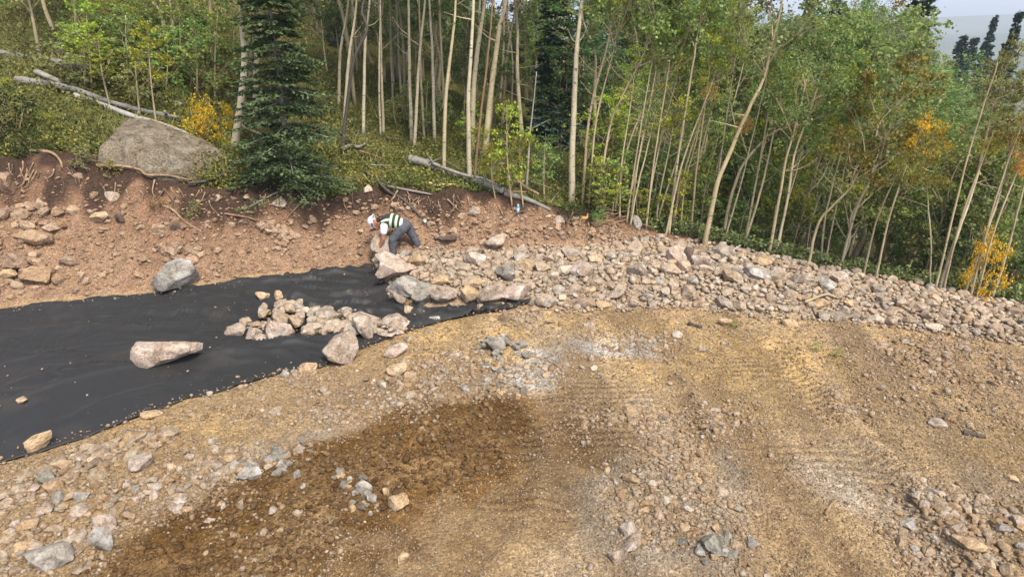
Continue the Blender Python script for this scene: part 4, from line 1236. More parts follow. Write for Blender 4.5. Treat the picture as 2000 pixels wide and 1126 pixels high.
def back_aspen(x, y, top_z, lean, colour, label, group, ncrown=2):
    z = float(H(x, y, False))
    hgt = max(4.0, top_z - z)
    root = thing('aspen_tree', label, 'tree', (x, y, z), group)
    k = hgt / 12.0
    t = bpy.data.objects.new('trunk', random.choice(BACK_TRUNK)); COL.objects.link(t); t.parent = root
    s = random.uniform(.75, 1.15)
    t.scale = (s, s, k * 1.0); t.rotation_euler = (random.uniform(-.04, .04), lean, random.uniform(0, 6.28))
    t.rotation_euler = Euler((0, lean, 0)).to_quaternion().to_euler()
    d = Vector((math.sin(lean), 0, math.cos(lean)))
    hs = [.62] if ncrown == 1 else [.45, .70]
    for f in hs:
        pr = random.choice(CROWN_BIG)
        crown_on(root, pr, d * hgt * f, d, (random.uniform(.9, 1.25), random.uniform(.9, 1.25), hgt * (1 - f) * random.uniform(.92, 1.05) / 3.6 * (1.0 if f > .5 else .8)), colour)
    return root
def top_py(px):
    return np.interp(px, [-200, 600, 1200, 1300, 1400, 1450, 1500, 1560, 1650, 1700, 1800, 1840, 1875, 1960, 2100], [-260, -260, -140, -70, -30, 0, 12, 30, 25, -5, -10, 50, 118, 135, 140])
for k in range(112):
    px = random.uniform(560, 2080) if k < 72 else random.uniform(1380, 1840)
    Y = random.uniform(19, 46) if px < 1250 else random.uniform(15.5, 44)
    x = (px - 1000) / FPX * Y * 1.0
    # only behind the crest / pad edge
    if Y < float(toe(x)) + 3.0: Y = float(toe(x)) + random.uniform(3, 10); x = (px - 1000) / FPX * Y
    tp = on_y(px, top_py(px) + random.uniform(0, 60) * (2 if px < 1300 else 1), Y)
    lean = (.02 + .22 * max(0, (px - 1150) / 850)) + random.gauss(0, .05)
    if px < 900: lean = random.gauss(0, .05)
    col = random.choice([GREEN, GREEN_D, GREEN_D, GREEN_B]) if px < 1650 else random.choice([GREEN, GREEN_B, OLIVE, GREEN_D, GREEN])
    if px > 1250:
        x = tp[0] - math.tan(lean) * (tp[2] - float(H(tp[0], Y, False)))
    back_aspen(x, Y, tp[2] - random.uniform(0, .4), lean, col, 'pale aspen deep in the shaded forest behind the front trunks', 'aspens deep in the forest', 1 if px < 1100 else 2)
# bare stems seen between, centre
for k in range(40):
    px = random.uniform(640, 1120); Y = random.uniform(21, 34); x = (px - 1000) / FPX * Y
    z = float(H(x, Y, False))
    root = thing('aspen_tree', 'thin bare grey aspen stem in the dense centre of the forest', 'tree', (x, Y, z), 'bare stems in the centre of the forest')
    t = bpy.data.objects.new('trunk', random.choice(BACK_TRUNK)); COL.objects.link(t); t.parent = root
    s = random.uniform(.5, .9); t.scale = (s, s, random.uniform(.8, 1.05)); t.rotation_euler = (random.gauss(0, .03), random.gauss(.02, .04), 0)
    if k % 2: crown_on(root, random.choice(CROWN_BIG), (0, 0, 6.5), (0, 0, 1), (1, 1, 1.1), GREEN_D)
# leafy understorey that fills the spaces between the trunks
for k in range(130):
    if k < 60:
        px = random.uniform(620, 1200); Y = random.uniform(21, 36); top = random.uniform(2.2, 5.0); c_ = random.choice([GREEN_D, GREEN_D, GREEN])
        lb, gr = 'leafy young aspen in the shade between the pale trunks at the centre', 'young aspens in the central shade'
    else:
        px = 1180 + 860 * random.random() ** 1.3; Y = 0; top = random.uniform(2.0, 4.4); c_ = random.choice([GREEN, GREEN_B, GREEN_B, GREEN, YGREEN]) if px < 1600 else random.choice([GREEN, OLIVE, GREEN_D, GREEN])
        lb, gr = 'leafy young aspen in the shade behind the leaning trunks on the right', 'young aspens behind the leaning trunks'
    x = (px - 1000) / FPX * max(Y, 16)
    if Y == 0:
        off = random.uniform(2.2, 10); Y = 14.0
        for _ in range(6): x = (px - 1000) / FPX * (Y * CP + 5 * SP); Y = float(toe(x)) + .5 + off
    else: x = (px - 1000) / FPX * (Y * CP + 4 * SP)
    z = float(H(x, Y, False))
    root = thing('young_aspen', lb, 'young tree', (x, Y, z), gr)
    t = bpy.data.objects.new('trunk', random.choice(BACK_TRUNK)); COL.objects.link(t); t.parent = root
    ln_ = random.gauss(.1, .05) if px > 1200 else random.gauss(0, .04)
    t.scale = (.4, .4, top / 11.5); t.rotation_euler = (0, ln_, 0)
    d_ = (math.sin(ln_), 0, math.cos(ln_))
    f = random.uniform(.12, .3); w_ = random.uniform(.75, 1.2)
    crown_on(root, random.choice(CROWN_MED), tuple(v * top * f for v in d_), d_, (w_, w_, top * (1 - f) / 2.6), c_)
# hillside at the left
for k in range(18):
    px = random.uniform(140, 480); Y = random.uniform(20, 40); x = (px - 1000) / FPX * Y
    tp = on_y(px, random.uniform(-200, 0), Y)
    back_aspen(x, Y, tp[2], random.gauss(-.03, .04), random.choice([GREEN, GREEN_B, YGREEN, GREEN_D]), 'leafy green aspen on the upper hillside left of the big spruce', 'aspens on the upper hillside at the left', 2)

# ------------------------------------------------------------------ saplings and shrubs
def sapling(px, py, top, w, label, colour, group=None, pair=None, low=.35, cs=1.0):
    base = on_ground(px, py) - np.array([0, 0, .03]); Y = base[1]
    tp = on_y(top[0], top[1], Y)
    root = thing('aspen_sapling', label, 'sapling', base, group)
    mid = (base + tp) / 2 + rng.normal(size=3) * .04
    C = spline([base, mid, tp], 14) - base
    r = w / 2 * mpp(base)
    link('stem', fast_mesh('stem', *tube(C, np.linspace(r, r * .3, 14), 6), True), M_ASPEN_TAN, root)
    h = np.linalg.norm(tp - base)
    pr = pair or random.choice(CROWN_SAP)
    i = int(13 * low)
    crown_on(root, pr, C[i], C[-1] - C[i], (cs, cs, max(.4, h * (1 - low) / 1.45)), colour)
    return root
sapling(306, 250, (288, 40), 4, 'slim sapling with a yellow top above the big boulder', (.34, .30, .03), low=.45, cs=1.0)
sapling(273, 228, (262, 95), 4, 'green sapling just left of the yellow topped one', GREEN_B, low=.3, cs=1.1)
sapling(216, 212, (192, 80), 4, 'sapling with yellow leaves on its left side above the long log', (.30, .27, .03), low=.4, cs=1.0)
sapling(180, 175, (170, 40), 4, 'tall green sapling between the two logs at the left', YGREEN, low=.3, cs=1.2)
sapling(385, 190, (380, 40), 4, 'green sapling behind the orange shrub', GREEN_B, low=.2, cs=1.4)
sapling(420, 200, (425, 30), 4, 'leafy green sapling left of the thick cream trunk', GREEN_B, low=.15, cs=1.5)
sapling(250, 170, (245, 30), 4, 'bushy green sapling behind the yellow topped one', GREEN, low=.1, cs=1.5)
sapling(345, 165, (350, 20), 4, 'bushy green sapling beside the slim hillside aspen', GREEN_B, low=.1, cs=1.6)
sapling(1000, 402, (990, 205), 4, 'bushy yellow green sapling at the crest in the middle', YGREEN, low=.2, cs=1.15)
sapling(968, 392, (962, 280), 3.5, 'small sapling with yellow tips left of the bushy one', (.26, .25, .03), low=.35, cs=.8)
sapling(1022, 398, (1016, 262), 3.5, 'sapling with orange specks right of the bushy one', (.30, .26, .035), low=.35, cs=.7)
sapling(1063, 388, (1064, 280), 3.5, 'small bright green sapling in front of the dark spruce', GREEN_B, low=.35, cs=.8)
for k in range(75):
    px = 1170 + 820 * random.random() ** 1.6
    ey = np.interp(px, [1170, 1290, 1400, 1500, 1700, 1900, 2000], [425, 452, 470, 495, 532, 570, 590]) - random.uniform(4, 40)
    col = random.choice([YGREEN, GREEN_B, GREEN_B, GREEN, (.17, .16, .035)]) if px < 1650 else random.choice([GREEN, OLIVE, GREEN_B, GREEN, (.3, .22, .05)])
    sapling(px, ey, (px + random.uniform(-5, 25), ey - random.uniform(60, 150)), 3, 'young leafy aspen sapling under the leaning trees behind the riprap', col, 'saplings under the leaning trees', low=.15, cs=random.uniform(.8, 1.4))
for k in range(22):
    px = random.uniform(150, 480); py = random.uniform(60, 190)
    sapling(px, py, (px + random.uniform(-10, 10), py - random.uniform(70, 140)), 3, 'bushy green aspen sapling among others on the left hillside', random.choice([GREEN_B, GREEN, YGREEN, GREEN_B]), 'saplings on the left hillside', low=.1, cs=random.uniform(1.1, 1.7))
for k in range(10):
    px = random.uniform(690, 1080); py = np.interp(px, [690, 1080], [240, 360]) - random.uniform(0, 40)
    sapling(px, py, (px + random.uniform(-8, 8), py - random.uniform(40, 100)), 3, 'small green sapling between the trunks in the middle of the forest', random.choice([GREEN_B, GREEN, YGREEN]), 'saplings in the middle of the forest', low=.25, cs=random.uniform(.7, 1.1))

def shrub(px, py, wpx, hpx, label, colour, k=0, group=None):
    b = on_ground(px, py) - np.array([0, 0, .05]); s = mpp(b)
    root = thing('shrub', label, 'shrub', b, group)
    pr = CROWN_BUSH[k % 3]
    sx = wpx * s / 2 / .95; sz = hpx * s / 1.25
    crown_on(root, pr, (0, 0, 0), (0, 0, 1), (sx, sx * .8, sz), colour, 'foliage')
    return root
shrub(405, 278, 130, 108, 'bright orange yellow shrub behind the big boulder', (.70, .43, .03), 0)
shrub(450, 262, 60, 70, 'yellow shrub touching the thick cream aspen', (.55, .36, .02), 1)
shrub(448, 298, 50, 34, 'low green shrub below the orange one', YGREEN, 2)
shrub(25, 270, 150, 120, 'dark green bush at the left edge of the hillside', (.035, .055, .018), 0)
shrub(60, 300, 120, 60, 'mossy green bush overhanging the bank at the left', (.07, .085, .018), 1)
shrub(1112, 424, 90, 42, 'low dark green juniper at the foot of the tall lone aspen', (.04, .075, .03), 2)
shrub(1170, 436, 60, 40, 'green undergrowth shrub right of the juniper', GREEN_B, 0)
shrub(830, 270, 90, 50, 'dark green shrub behind the tall V of trunks', GREEN_D, 1)
shrub(1905, 580, 105, 170, 'orange leaved shrub among the trunks at the right edge', (.68, .44, .04), 2)
shrub(1760, 420, 70, 60, 'olive yellow shrub hanging among the right stand', (.28, .22, .04), 1)
for k in range(26):
    px = random.uniform(0, 480); py = random.uniform(60, 260)
    if 170 < px < 460 and py > 220: py -= 100
    shrub(px, py, random.uniform(40, 90), random.uniform(20, 40), 'low leafy shrub on the open hillside at the left', random.choice([YGREEN, OLIVE, GREEN_B, (.10, .12, .025)]), k, 'low shrubs on the left hillside')
for k in range(34):
    px = random.uniform(1160, 2000)
    ey = np.interp(px, [1160, 1290, 1400, 1500, 1700, 1900, 2000], [420, 448, 466, 490, 528, 566, 586]) - random.uniform(4, 45)
    shrub(px, ey, random.uniform(40, 90), random.uniform(25, 60), 'leafy undergrowth shrub in the shade behind the riprap', random.choice([GREEN, OLIVE, GREEN_B, YGREEN]), k, 'undergrowth shrubs behind the riprap')
# leaf clusters high in the right stand that stand out by colour
for px, py, w, h, c, lb in [(1795, 265, 95, 80, (.66, .44, .04), 'golden yellow aspen top in the middle of the right stand'), (1760, 325, 100, 50, (.48, .40, .07), 'yellow olive aspen top below the golden one'),
                            (1990, 260, 60, 110, (.55, .36, .08), 'orange aspen top at the right edge'), (1940, 150, 90, 120, (.26, .20, .06), 'tall russet olive aspen top against the sky at the right'),
                            (1930, 285, 60, 35, (.58, .40, .05), 'orange leaf cluster low at the right'), (1385, 180, 44, 32, (.55, .34, .06), 'small orange tuft beside the broken topped trunk'),
                            (1450, 245, 50, 32, (.5, .30, .08), 'small russet tuft on the thickest leaning aspen'), (1990, 320, 50, 50, (.6, .40, .05), 'lower orange aspen top at the right edge')]:
    x_ = px - 30; ey = np.interp(x_, [1190, 1290, 1400, 1500, 1700, 1900, 2000], [430, 452, 470, 495, 532, 570, 590]) - 1
    r_ = aspen([(x_ - (ey - py) * .2, ey), (x_ - (ey - py) * .08, (ey + py) / 2), (px, py)], 6, lb, M_ASPEN_TAN, c, extra=.25, crown=False, branches=1)
    b = np.array(r_.location); top_ = on_y(px, py + h * .5, b[1]) - b
    s = mpp(b); crown_on(r_, random.choice(CROWN_BUSH), top_, (.1, 0, 1), (w * s / 1.7, w * s / 1.7, h * s / 1.1), c)

# ------------------------------------------------------------------ spruces
def spruce_meshes(Ht, R, seed, levels, per, twigs, sprays, need, droop=.25, low=.06, gap=.1):
    g = np.random.default_rng(seed)
    limbs, C, D = [], [], []
    for lv in range(levels):
        f = low + (1 - low) * (lv + g.random() * .6) / levels
        z0 = f * Ht
        L0 = R * (1 - f) ** (.8 if Ht < 8 else 1.0) + .06
        for q in range(per):
            z0 = f * Ht + g.uniform(-.5, .5) * Ht / levels
            a = q * 6.283 / per + lv * 1.1 + g.uniform(-.35, .35)
            L = L0 * g.uniform(.55, 1.15)
            if g.random() < gap: continue
            h = np.array([math.cos(a), math.sin(a), 0]); sd_ = np.array([-math.sin(a), math.cos(a), 0])
            rise = (.35 if f > .7 else .05)
            tt = np.linspace(0, 1, 6)
            P = np.array([0, 0, z0]) + np.outer(tt * L, h) + np.outer(rise * L * tt - droop * L * tt ** 2 + .10 * L * tt ** 4, [0, 0, 1])
            limbs.append(tube(P, np.linspace(.013 + .008 * (1 - f), .003, 6), 4))
            for k in range(twigs):
                t = .12 + .88 * (k + g.random() * .7) / twigs
                p = np.array([0, 0, z0]) + h * t * L + np.array([0, 0, rise * L * t - droop * L * t * t + .10 * L * t ** 4])
                for s in (-1, 1):
                    tl = L * .42 * (1.05 - t) ** .6 * g.uniform(.6, 1.2) + .06
                    dr = h * .75 + sd_ * s * .75 + np.array([0, 0, g.uniform(-.3, .05)])
                    dr /= np.linalg.norm(dr)
                    for m in range(sprays):
                        C.append(p + dr * tl * (m + .5 + g.uniform(-.2, .2)) / sprays); D.append(dr)
    C = np.array(C); D = np.array(D); n = len(C)
    j = g.normal(size=(n, 3)) * .45; A = D + j; A /= np.linalg.norm(A, axis=1)[:, None]
    B = np.cross(A, np.array([0, 0, 1.0]) + g.normal(size=(n, 3)) * .5); B /= np.linalg.norm(B, axis=1)[:, None] + 1e-9
    ln = need * g.uniform(.7, 1.3, n)[:, None]; wd = ln * .42
    V = np.stack([C - A * ln * .3, C + B * wd + A * ln * .2, C + A * ln, C - B * wd + A * ln * .2], 1).reshape(-1, 3)
    F = np.arange(4 * n).reshape(-1, 4)
    bm_ = fast_mesh('boughs', V, F); bm_.materials.append(M_NEEDLE)
    tr = tube(np.array([[g.normal() * .01, g.normal() * .01, z] for z in np.linspace(-.2, Ht, 14)]), np.linspace(max(.04, Ht * .013), .008, 14), 8, .06, seed)
    tm = fast_mesh('trunk', *tr, True); tm.materials.append(M_SPRUCEBARK)
    lm = fast_mesh('limbs', *merge(limbs), True); lm.materials.append(M_SPRUCEBARK)
    return bm_, tm, lm
def spruce(loc, ms, scale, label, colour, group=None):
    root = thing('spruce_tree', label, 'spruce', loc, group)
    rz = random.uniform(0, 6.28)
    for nm, me in zip(('boughs', 'trunk', 'limbs'), ms):
        o = bpy.data.objects.new(nm, me); COL.objects.link(o); o.parent = root; o.scale = scale; o.rotation_euler = (0, 0, rz)
        if nm == 'boughs': o.color = (*colour, 1)
    return root
b = on_ground(572, 362)
SPR_HERO = spruce_meshes(6.6, 1.42, 1, 40, 9, 11, 6, .064, .26, .01, .12)
spruce(b - np.array([0, 0, .1]), SPR_HERO, (.98, .98, 1), 'big dark green spruce at the crest of the bank right of the boulder', (.068, .102, .036))
SPR_BACK = [spruce_meshes(10, 1.9, 50 + k, 38, 8, 7, 3, .15, .25, .02) for k in range(3)]
def back_spruce(px, Y, tpy, label, w=1.0, colour=(.05, .088, .07), group=None):
    x = (px - 1000) / FPX * Y * (1 / 1.0)
    # correct the azimuth for depth along the axis
    zt = on_y(px, tpy, Y); x = zt[0]
    z = float(H(x, Y, False)); h = zt[2] - z
    spruce((x, Y, z), random.choice(SPR_BACK), (w * h / 10 , w * h / 10, h / 10), label, colour, group)
back_spruce(1088, 22, -140, 'large dark spruce behind the bushy sapling in the middle', 1.05)
back_spruce(1160, 30, -60, 'dark spruce right of the large one in the middle', .9)
back_spruce(640, 27, -160, 'dark spruce in the shade just right of the big spruce', .8)
back_spruce(1455, 47, -75, 'bluish spruce against the sky above the riprap', .8)
back_spruce(1600, 46, -90, 'tall bluish spruce on the skyline left of the widest one', .75)
back_spruce(1650, 50, -70, 'bluish spruce squeezed between the two skyline spruces', .7)
back_spruce(1828, 40, -110, 'widest dark spruce on the skyline beside the open sky', .95)
back_spruce(1994, 36, 18, 'dark spruce cut by the right edge against the sky', .7)
back_spruce(1884, 70, 68, 'small dark spruce left in the gap under the sky', 1.05)
back_spruce(1906, 74, 70, 'small dark spruce right of its twin in the gap under the sky', 1.0)
back_spruce(1946, 62, 28, 'thin pointed spruce rising into the sky at the right', .6)
back_spruce(1930, 66, 76, 'stubby spruce beside the thin pointed one', .9)
for k in range(26):
    px = random.uniform(560, 1800); Y = random.uniform(36, 56)
    back_spruce(px, Y, np.interp(px, [560, 1200, 1400, 1800], [-160, -90, 15, 40]) + random.uniform(0, 60), 'dark spruce deep in the forest closing the view between trunks', random.uniform(.8, 1.1), (.055, .09, .06), 'spruces deep in the forest')
for k in range(10):
    px = random.uniform(180, 560); Y = random.uniform(34, 50)
    back_spruce(px, Y, random.uniform(-220, -60), 'dark spruce on the upper slope behind the left hillside aspens', .8, (.02, .036, .02), 'spruces on the upper slope')

# ------------------------------------------------------------------ ground cover
def cover(name, n, pxr, deep, hmax, leaf, colour, label, dens_seed, thr=.42):
    g = np.random.default_rng(dens_seed)
    Y = None
    px = g.uniform(pxr[0], pxr[1], n)
    d = deep[0] + (deep[1] - deep[0]) * g.random(n) ** 1.6
    # plan position: on the ray's azimuth, d metres past the crest
    yy = np.full(n, 15.0)
    for _ in range(6):
        x = (px - 1000) / FPX * (yy * CP + 4 * SP)
        yy = toe(x) + np.interp(x, TX, WB) + d
    x = (px - 1000) / FPX * (yy * CP + 4 * SP)
    m = fbm(x * .8 + dens_seed, yy * .8, 4)
    ok = m > thr
    x, yy, m = x[ok], yy[ok], m[ok]
    z = H(x, yy)
    hh = g.random(len(x)) ** 1.5 * hmax * np.clip((m - thr) * 6, .2, 1)
    V, F = leaf_quads(np.column_stack([x, yy, z + hh]), leaf, g, .6)
    o = link(name, fast_mesh(name, V, F), M_GRASS); o.color = (*colour, 1)
    return tag(o, label, 'ground cover', kind='stuff')
cover('ground_cover', 60000, (-60, 1300), (.12, 9), .22, .035, (.125, .14, .034), 'low mossy green ground cover over the hillside', 1, .44)
cover('ground_cover', 30000, (-60, 1300), (.1, 14), .35, .032, (.22, .19, .04), 'yellowing low plants over the hillside', 2, .48)
cover('ground_cover', 26000, (-60, 700), (3, 26), .5, .05, (.16, .16, .05), 'grass and low plants on the upper hillside', 3, .40)
cover('ground_cover', 34000, (1230, 2060), (0, 12), .34, .042, (.17, .20, .075), 'dark green undergrowth on the forest floor behind the riprap', 4, .40)

def blades(name, n, pxr, deep, hmin, hmax, colour, label, seed, thr):
    g = np.random.default_rng(seed)
    px = g.uniform(pxr[0], pxr[1], n); d = deep[0] + (deep[1] - deep[0]) * g.random(n) ** 1.4
    yy = np.full(n, 15.0)
    for _ in range(6):
        x = (px - 1000) / FPX * (yy * CP + 4 * SP); yy = toe(x) + np.interp(x, TX, WB) + d
    m = fbm(x * 1.1 + seed, yy * 1.1, 4); ok = m > thr
    x, yy = x[ok], yy[ok]; n = len(x); z = H(x, yy) - .02
    h = g.uniform(hmin, hmax, n); a = g.uniform(0, 6.28, n); w = h * .045
    B = np.column_stack([x, yy, z]); side = np.column_stack([np.cos(a), np.sin(a), 0 * a]) * w[:, None]
    lean = np.column_stack([g.normal(size=n) * .3, g.normal(size=n) * .3, np.ones(n)]) * h[:, None]
    mid = B + lean * .55; tip = B + lean + np.column_stack([g.normal(size=n) * .2, g.normal(size=n) * .2, -.15 * np.ones(n)]) * h[:, None]
    V = np.stack([B - side, B + side, mid + side * .7, tip, mid - side * .7], 1).reshape(-1, 3)
    F = np.arange(5 * n).reshape(-1, 5)
    o = link(name, fast_mesh(name, V, F), M_GRASS); o.color = (*colour, 1)
    return tag(o, label, 'grass', kind='stuff')
blades('dry_grass', 15000, (-60, 760), (.3, 22), .10, .34, (.34, .29, .11), 'dry yellow grass blades over the left hillside', 21, .44)
blades('green_grass', 13000, (-60, 1300), (.2, 14), .08, .26, (.19, .23, .06), 'green grass blades over the hillside and crest', 22, .42)

# ------------------------------------------------------------------ logs, roots and branches
def stick(name, pts, r0, r1, mat, label, cat, lift=None, group=None, seg=7, lump=.08, twigs=0):
    G = [on_ground(a, b) for a, b in pts]
    lift = r0 * .6 if lift is None else lift
    P = np.array([p + np.array([0, 0, lift]) for p in G])
    n = max(8, 6 * len(pts))
    C = spline(P, n)
    base = P[0].copy()
    V, F = tube(C - base, np.linspace(r0, r1, n), seg, lump, int(rng.integers(1e6)))
    if twigs == 0:
        o = link(name, fast_mesh(name, V, F, True), mat, loc=tuple(base))
    else:
        o = thing(name, label, cat, base, group)
        link('stem', fast_mesh('stem', V, F, True), mat, o)
        for q in range(twigs):
            i = random.randrange(2, n - 1); d = rng.normal(size=3); d[2] = abs(d[2]) * .7; d /= np.linalg.norm(d)
            L = random.uniform(.15, .5); p = C[i] - base
            link('twig', fast_mesh('twig', *tube(spline([p, p + d * L * .5 + rng.normal(size=3) * .03, p + d * L], 6), np.linspace(max(.005, r1 * .5), .002, 6), 4), True), mat, o)
    return tag(o, label, cat, group)
stick('fallen_log', [(2, 108), (60, 118), (120, 130), (205, 146)], .13, .09, M_DRIFT, 'grey fallen log highest on the left hillside', 'log', .05, twigs=4)
stick('fallen_log', [(35, 164), (100, 174), (150, 186), (210, 206), (280, 226), (352, 240)], .095, .055, M_DRIFT, 'long pale fallen log running down to the orange shrub', 'log', .12, twigs=6, lump=.16)
stick('fallen_log', [(75, 157), (95, 165), (125, 176)], .08, .06, M_DEAD, 'short dark stub behind the upper end of the long pale log', 'log', .2)
stick('fallen_log', [(145, 190), (210, 212), (260, 232), (330, 256), (378, 272)], .075, .06, M_DEAD, 'second grey log just under the long pale one behind the boulder', 'log', .05)
stick('fallen_log', [(245, 172), (280, 184), (310, 196), (356, 210)], .06, .04, M_DEAD, 'thin grey log behind the yellow topped sapling', 'log', .08)
stick('fallen_log', [(800, 318), (830, 328), (870, 340), (930, 362), (985, 380)], .12, .09, M_DRIFT, 'grey weathered log with a broken dark end at the centre crest', 'log', .1, twigs=6, lump=.16)
stick('fallen_log', [(985, 381), (1030, 394), (1075, 414)], .075, .04, M_DRIFT, 'thinner grey pole continuing the weathered log to the right', 'log', .06)
stick('fallen_log', [(845, 334), (900, 352), (950, 366), (1000, 390)], .05, .03, M_DEAD, 'thin grey branch lying along the weathered log', 'branch', .16)
stick('driftwood', [(670, 302), (685, 292), (700, 294), (716, 286)], .06, .03, M_DRIFT, 'twisted silver driftwood at the foot of the dark dead tree', 'driftwood', .1, twigs=4)
stick('root', [(838, 360), (852, 364), (866, 368), (884, 366)], .04, .025, simple_mat('pale_root', (.5, .36, .2), .8, var=.3, scale=9), 'pale yellow peeled root at the crest below the weathered log', 'root', .04)
stick('dead_branch', [(720, 346), (745, 362), (780, 374), (845, 384)], .045, .02, M_DRIFT, 'grey branch lying across the crest above the worker', 'branch', .06, twigs=3)
stick('dead_branch', [(712, 338), (735, 355), (760, 378), (790, 400), (826, 434)], .04, .025, M_DEADDARK, 'dark branch hanging down the bank right of the worker', 'branch', .06, twigs=2)
stick('dead_branch', [(972, 378), (1000, 384), (1028, 384)], .04, .02, M_ROOT, 'orange brown broken branch lying on the grey pole', 'branch', .14)
stick('dead_branch', [(1010, 366), (1030, 378), (1052, 392)], .05, .03, M_ROOT, 'splintered reddish branch near the bottle', 'branch', .15, twigs=3)
stick('dead_branch', [(192, 334), (240, 334), (275, 342), (290, 354), (330, 358), (372, 366)], .035, .02, M_ROOT, 'long tan branch lying in front of the big boulder', 'branch', .14, twigs=6)
stick('dead_branch', [(205, 300), (225, 306), (245, 318), (256, 326)], .045, .02, M_DRIFT, 'curved grey branch against the left side of the big boulder', 'branch', .12)
stick('dead_branch', [(370, 372), (410, 362), (440, 350), (465, 340)], .035, .02, M_DEADDARK, 'dark branch at the right foot of the big boulder', 'branch', .1, twigs=3)
stick('root', [(318, 404), (340, 418), (362, 440), (398, 458)], .03, .018, M_ROOT, 'long tan root snaking down the middle of the left bank', 'root', .03)
stick('root', [(440, 424), (480, 432), (515, 437), (538, 436)], .022, .012, M_ROOT, 'thin tan root lying across the bank below the spruce', 'root', .03)
stick('root', [(60, 298), (100, 304), (118, 318), (124, 336)], .04, .02, M_ROOT, 'orange root curling out of the topsoil at the left', 'root', .06)
stick('bent_branch', [(463, 250), (480, 268), (512, 280), (532, 304), (545, 320)], .035, .02, M_ASPEN_TAN, 'bent tan stem arching from the thick cream aspen into the spruce', 'branch', .25)
stick('tree_stump', [(118, 110), (122, 98), (126, 84)], .16, .14, M_DEADDARK, 'dark upturned stump on the open hillside at the top left', 'stump', .1)
stick('dead_branch', [(1040, 322), (1052, 318), (1060, 300), (1066, 280)], .02, .008, M_DEAD, 'thin curved dead branch beside the small bright sapling', 'branch', .1)
stick('dead_branch', [(1075, 398), (1090, 378), (1105, 364)], .02, .01, M_DRIFT, 'pale stick slanting at the foot of the tall lone aspen', 'branch', .05)
stick('dead_branch', [(1425, 496), (1445, 484), (1462, 468), (1472, 452)], .028, .012, M_DEAD, 'grey dead branch slanting up at the back of the riprap', 'branch', .06, twigs=4)
stick('dead_branch', [(1640, 524), (1670, 508), (1690, 514), (1725, 522)], .022, .01, M_ASPEN_TAN, 'curved pale stem lying along the forest edge at the right', 'branch', .1, twigs=5)
stick('dead_branch', [(1720, 545), (1760, 556), (1800, 566)], .025, .012, M_ROOT, 'thin fallen stem on the edge of the riprap at the right', 'branch', .04, twigs=2)
stick('dead_branch', [(1880, 575), (1930, 592), (1985, 606)], .025, .012, M_ROOT, 'fallen pole along the riprap edge at the far right', 'branch', .04, twigs=3)
stick('wood_chunk', [(1344, 634), (1356, 637), (1369, 641)], .045, .035, M_DEADDARK, 'short dark log lying on the dirt in front of the riprap', 'log', .02, lump=.3)
stick('wood_chunk', [(1843, 818), (1858, 824), (1870, 828)], .045, .02, M_BROWNBARK, 'short dark branch piece on the pad at the right', 'log', .015, lump=.35)
stick('wood_chunk', [(1881, 845), (1902, 852), (1924, 858)], .045, .025, M_DEADDARK, 'dark log piece right of the short branch on the pad', 'log', .015, lump=.35)
stick('dead_branch', [(1040, 697), (1062, 702), (1085, 712), (1098, 722)], .018, .008, M_ROOT, 'thin brown twig on the pad right of the grey gravel heap', 'branch', .012)
stick('dead_branch', [(1612, 1005), (1625, 985), (1640, 975)], .022, .01, M_ROOT, 'pale splinter of wood on the pad at the lower right', 'branch', .015, twigs=2)
stick('wood_strip', [(1570, 600), (1590, 592), (1612, 585), (1630, 590)], .03, .02, M_ASPEN_TAN, 'pale bark strip lying on the right of the riprap', 'branch', .1)
for k in range(26):
    px = random.uniform(620, 1060) if k < 18 else random.uniform(20, 470); py = (np.interp(px, [620, 1060], [330, 380]) - random.uniform(0, 70)) if k < 18 else random.uniform(100, 230)
    L = random.uniform(18, 60); a = random.uniform(.1, .9)
    stick('dead_branch', [(px, py), (px + L * .5, py + L * .5 * a * .5), (px + L, py + L * a * .5)], random.uniform(.012, .03), .006, random.choice([M_DEAD, M_DRIFT, M_ROOT]), 'small dead branch lying in the undergrowth of the slope', 'branch', random.uniform(.08, .2), 'small dead branches on the slope', twigs=2)
# upturned root splinters at the right end of the bank
stick('root', [(1118, 446), (1132, 440), (1134, 430)], .06, .02, M_ROOT, 'tan broken root stub sticking up at the right end of the bank', 'root', .05)
stick('root', [(1134, 436), (1145, 430), (1148, 420)], .06, .015, simple_mat('orange_root', (.55, .30, .11), .8, var=.3, scale=9), 'bright orange splintered root at the right end of the bank', 'root', .06)
for k in range(140):
    px = random.uniform(0, 1260)
    cr = np.interp(px, [0, 200, 450, 700, 850, 1000, 1100, 1200, 1290], [315, 345, 382, 382, 385, 402, 422, 440, 460])
    y0 = cr + random.uniform(-6, 25); L = random.uniform(12, 46)
    dx = random.uniform(-.9, .9) * L
    pts = [(px, y0), (px + dx * .4 + random.uniform(-5, 5), y0 + L * .4), (px + dx, y0 + L * .75)]
    dk = random.random() < .4
    stick('root', pts, random.uniform(.008, .026), .004, M_ROOTDARK if dk else M_ROOT, 'thin dark root hanging from the topsoil of the bank' if dk else 'thin tan root hanging from the topsoil of the bank', 'root',
          random.uniform(.01, .08), 'dark hanging roots' if dk else 'tan hanging roots', seg=5)
for k in range(24):
    px, py = random.gauss(1200, 26), random.gauss(437, 12)
    a = random.uniform(-.9, .9); L = random.uniform(12, 34)
    stick('brush_stick', [(px, py), (px + L * .5, py + a * L * .3 + random.uniform(-3, 3)), (px + L, py + a * L * .6)], random.uniform(.010, .022), .006, M_ROOT, 'tan stick in the brush heap at the right end of the bank', 'stick', random.uniform(.03, .2), 'sticks of the brush heap', seg=5)
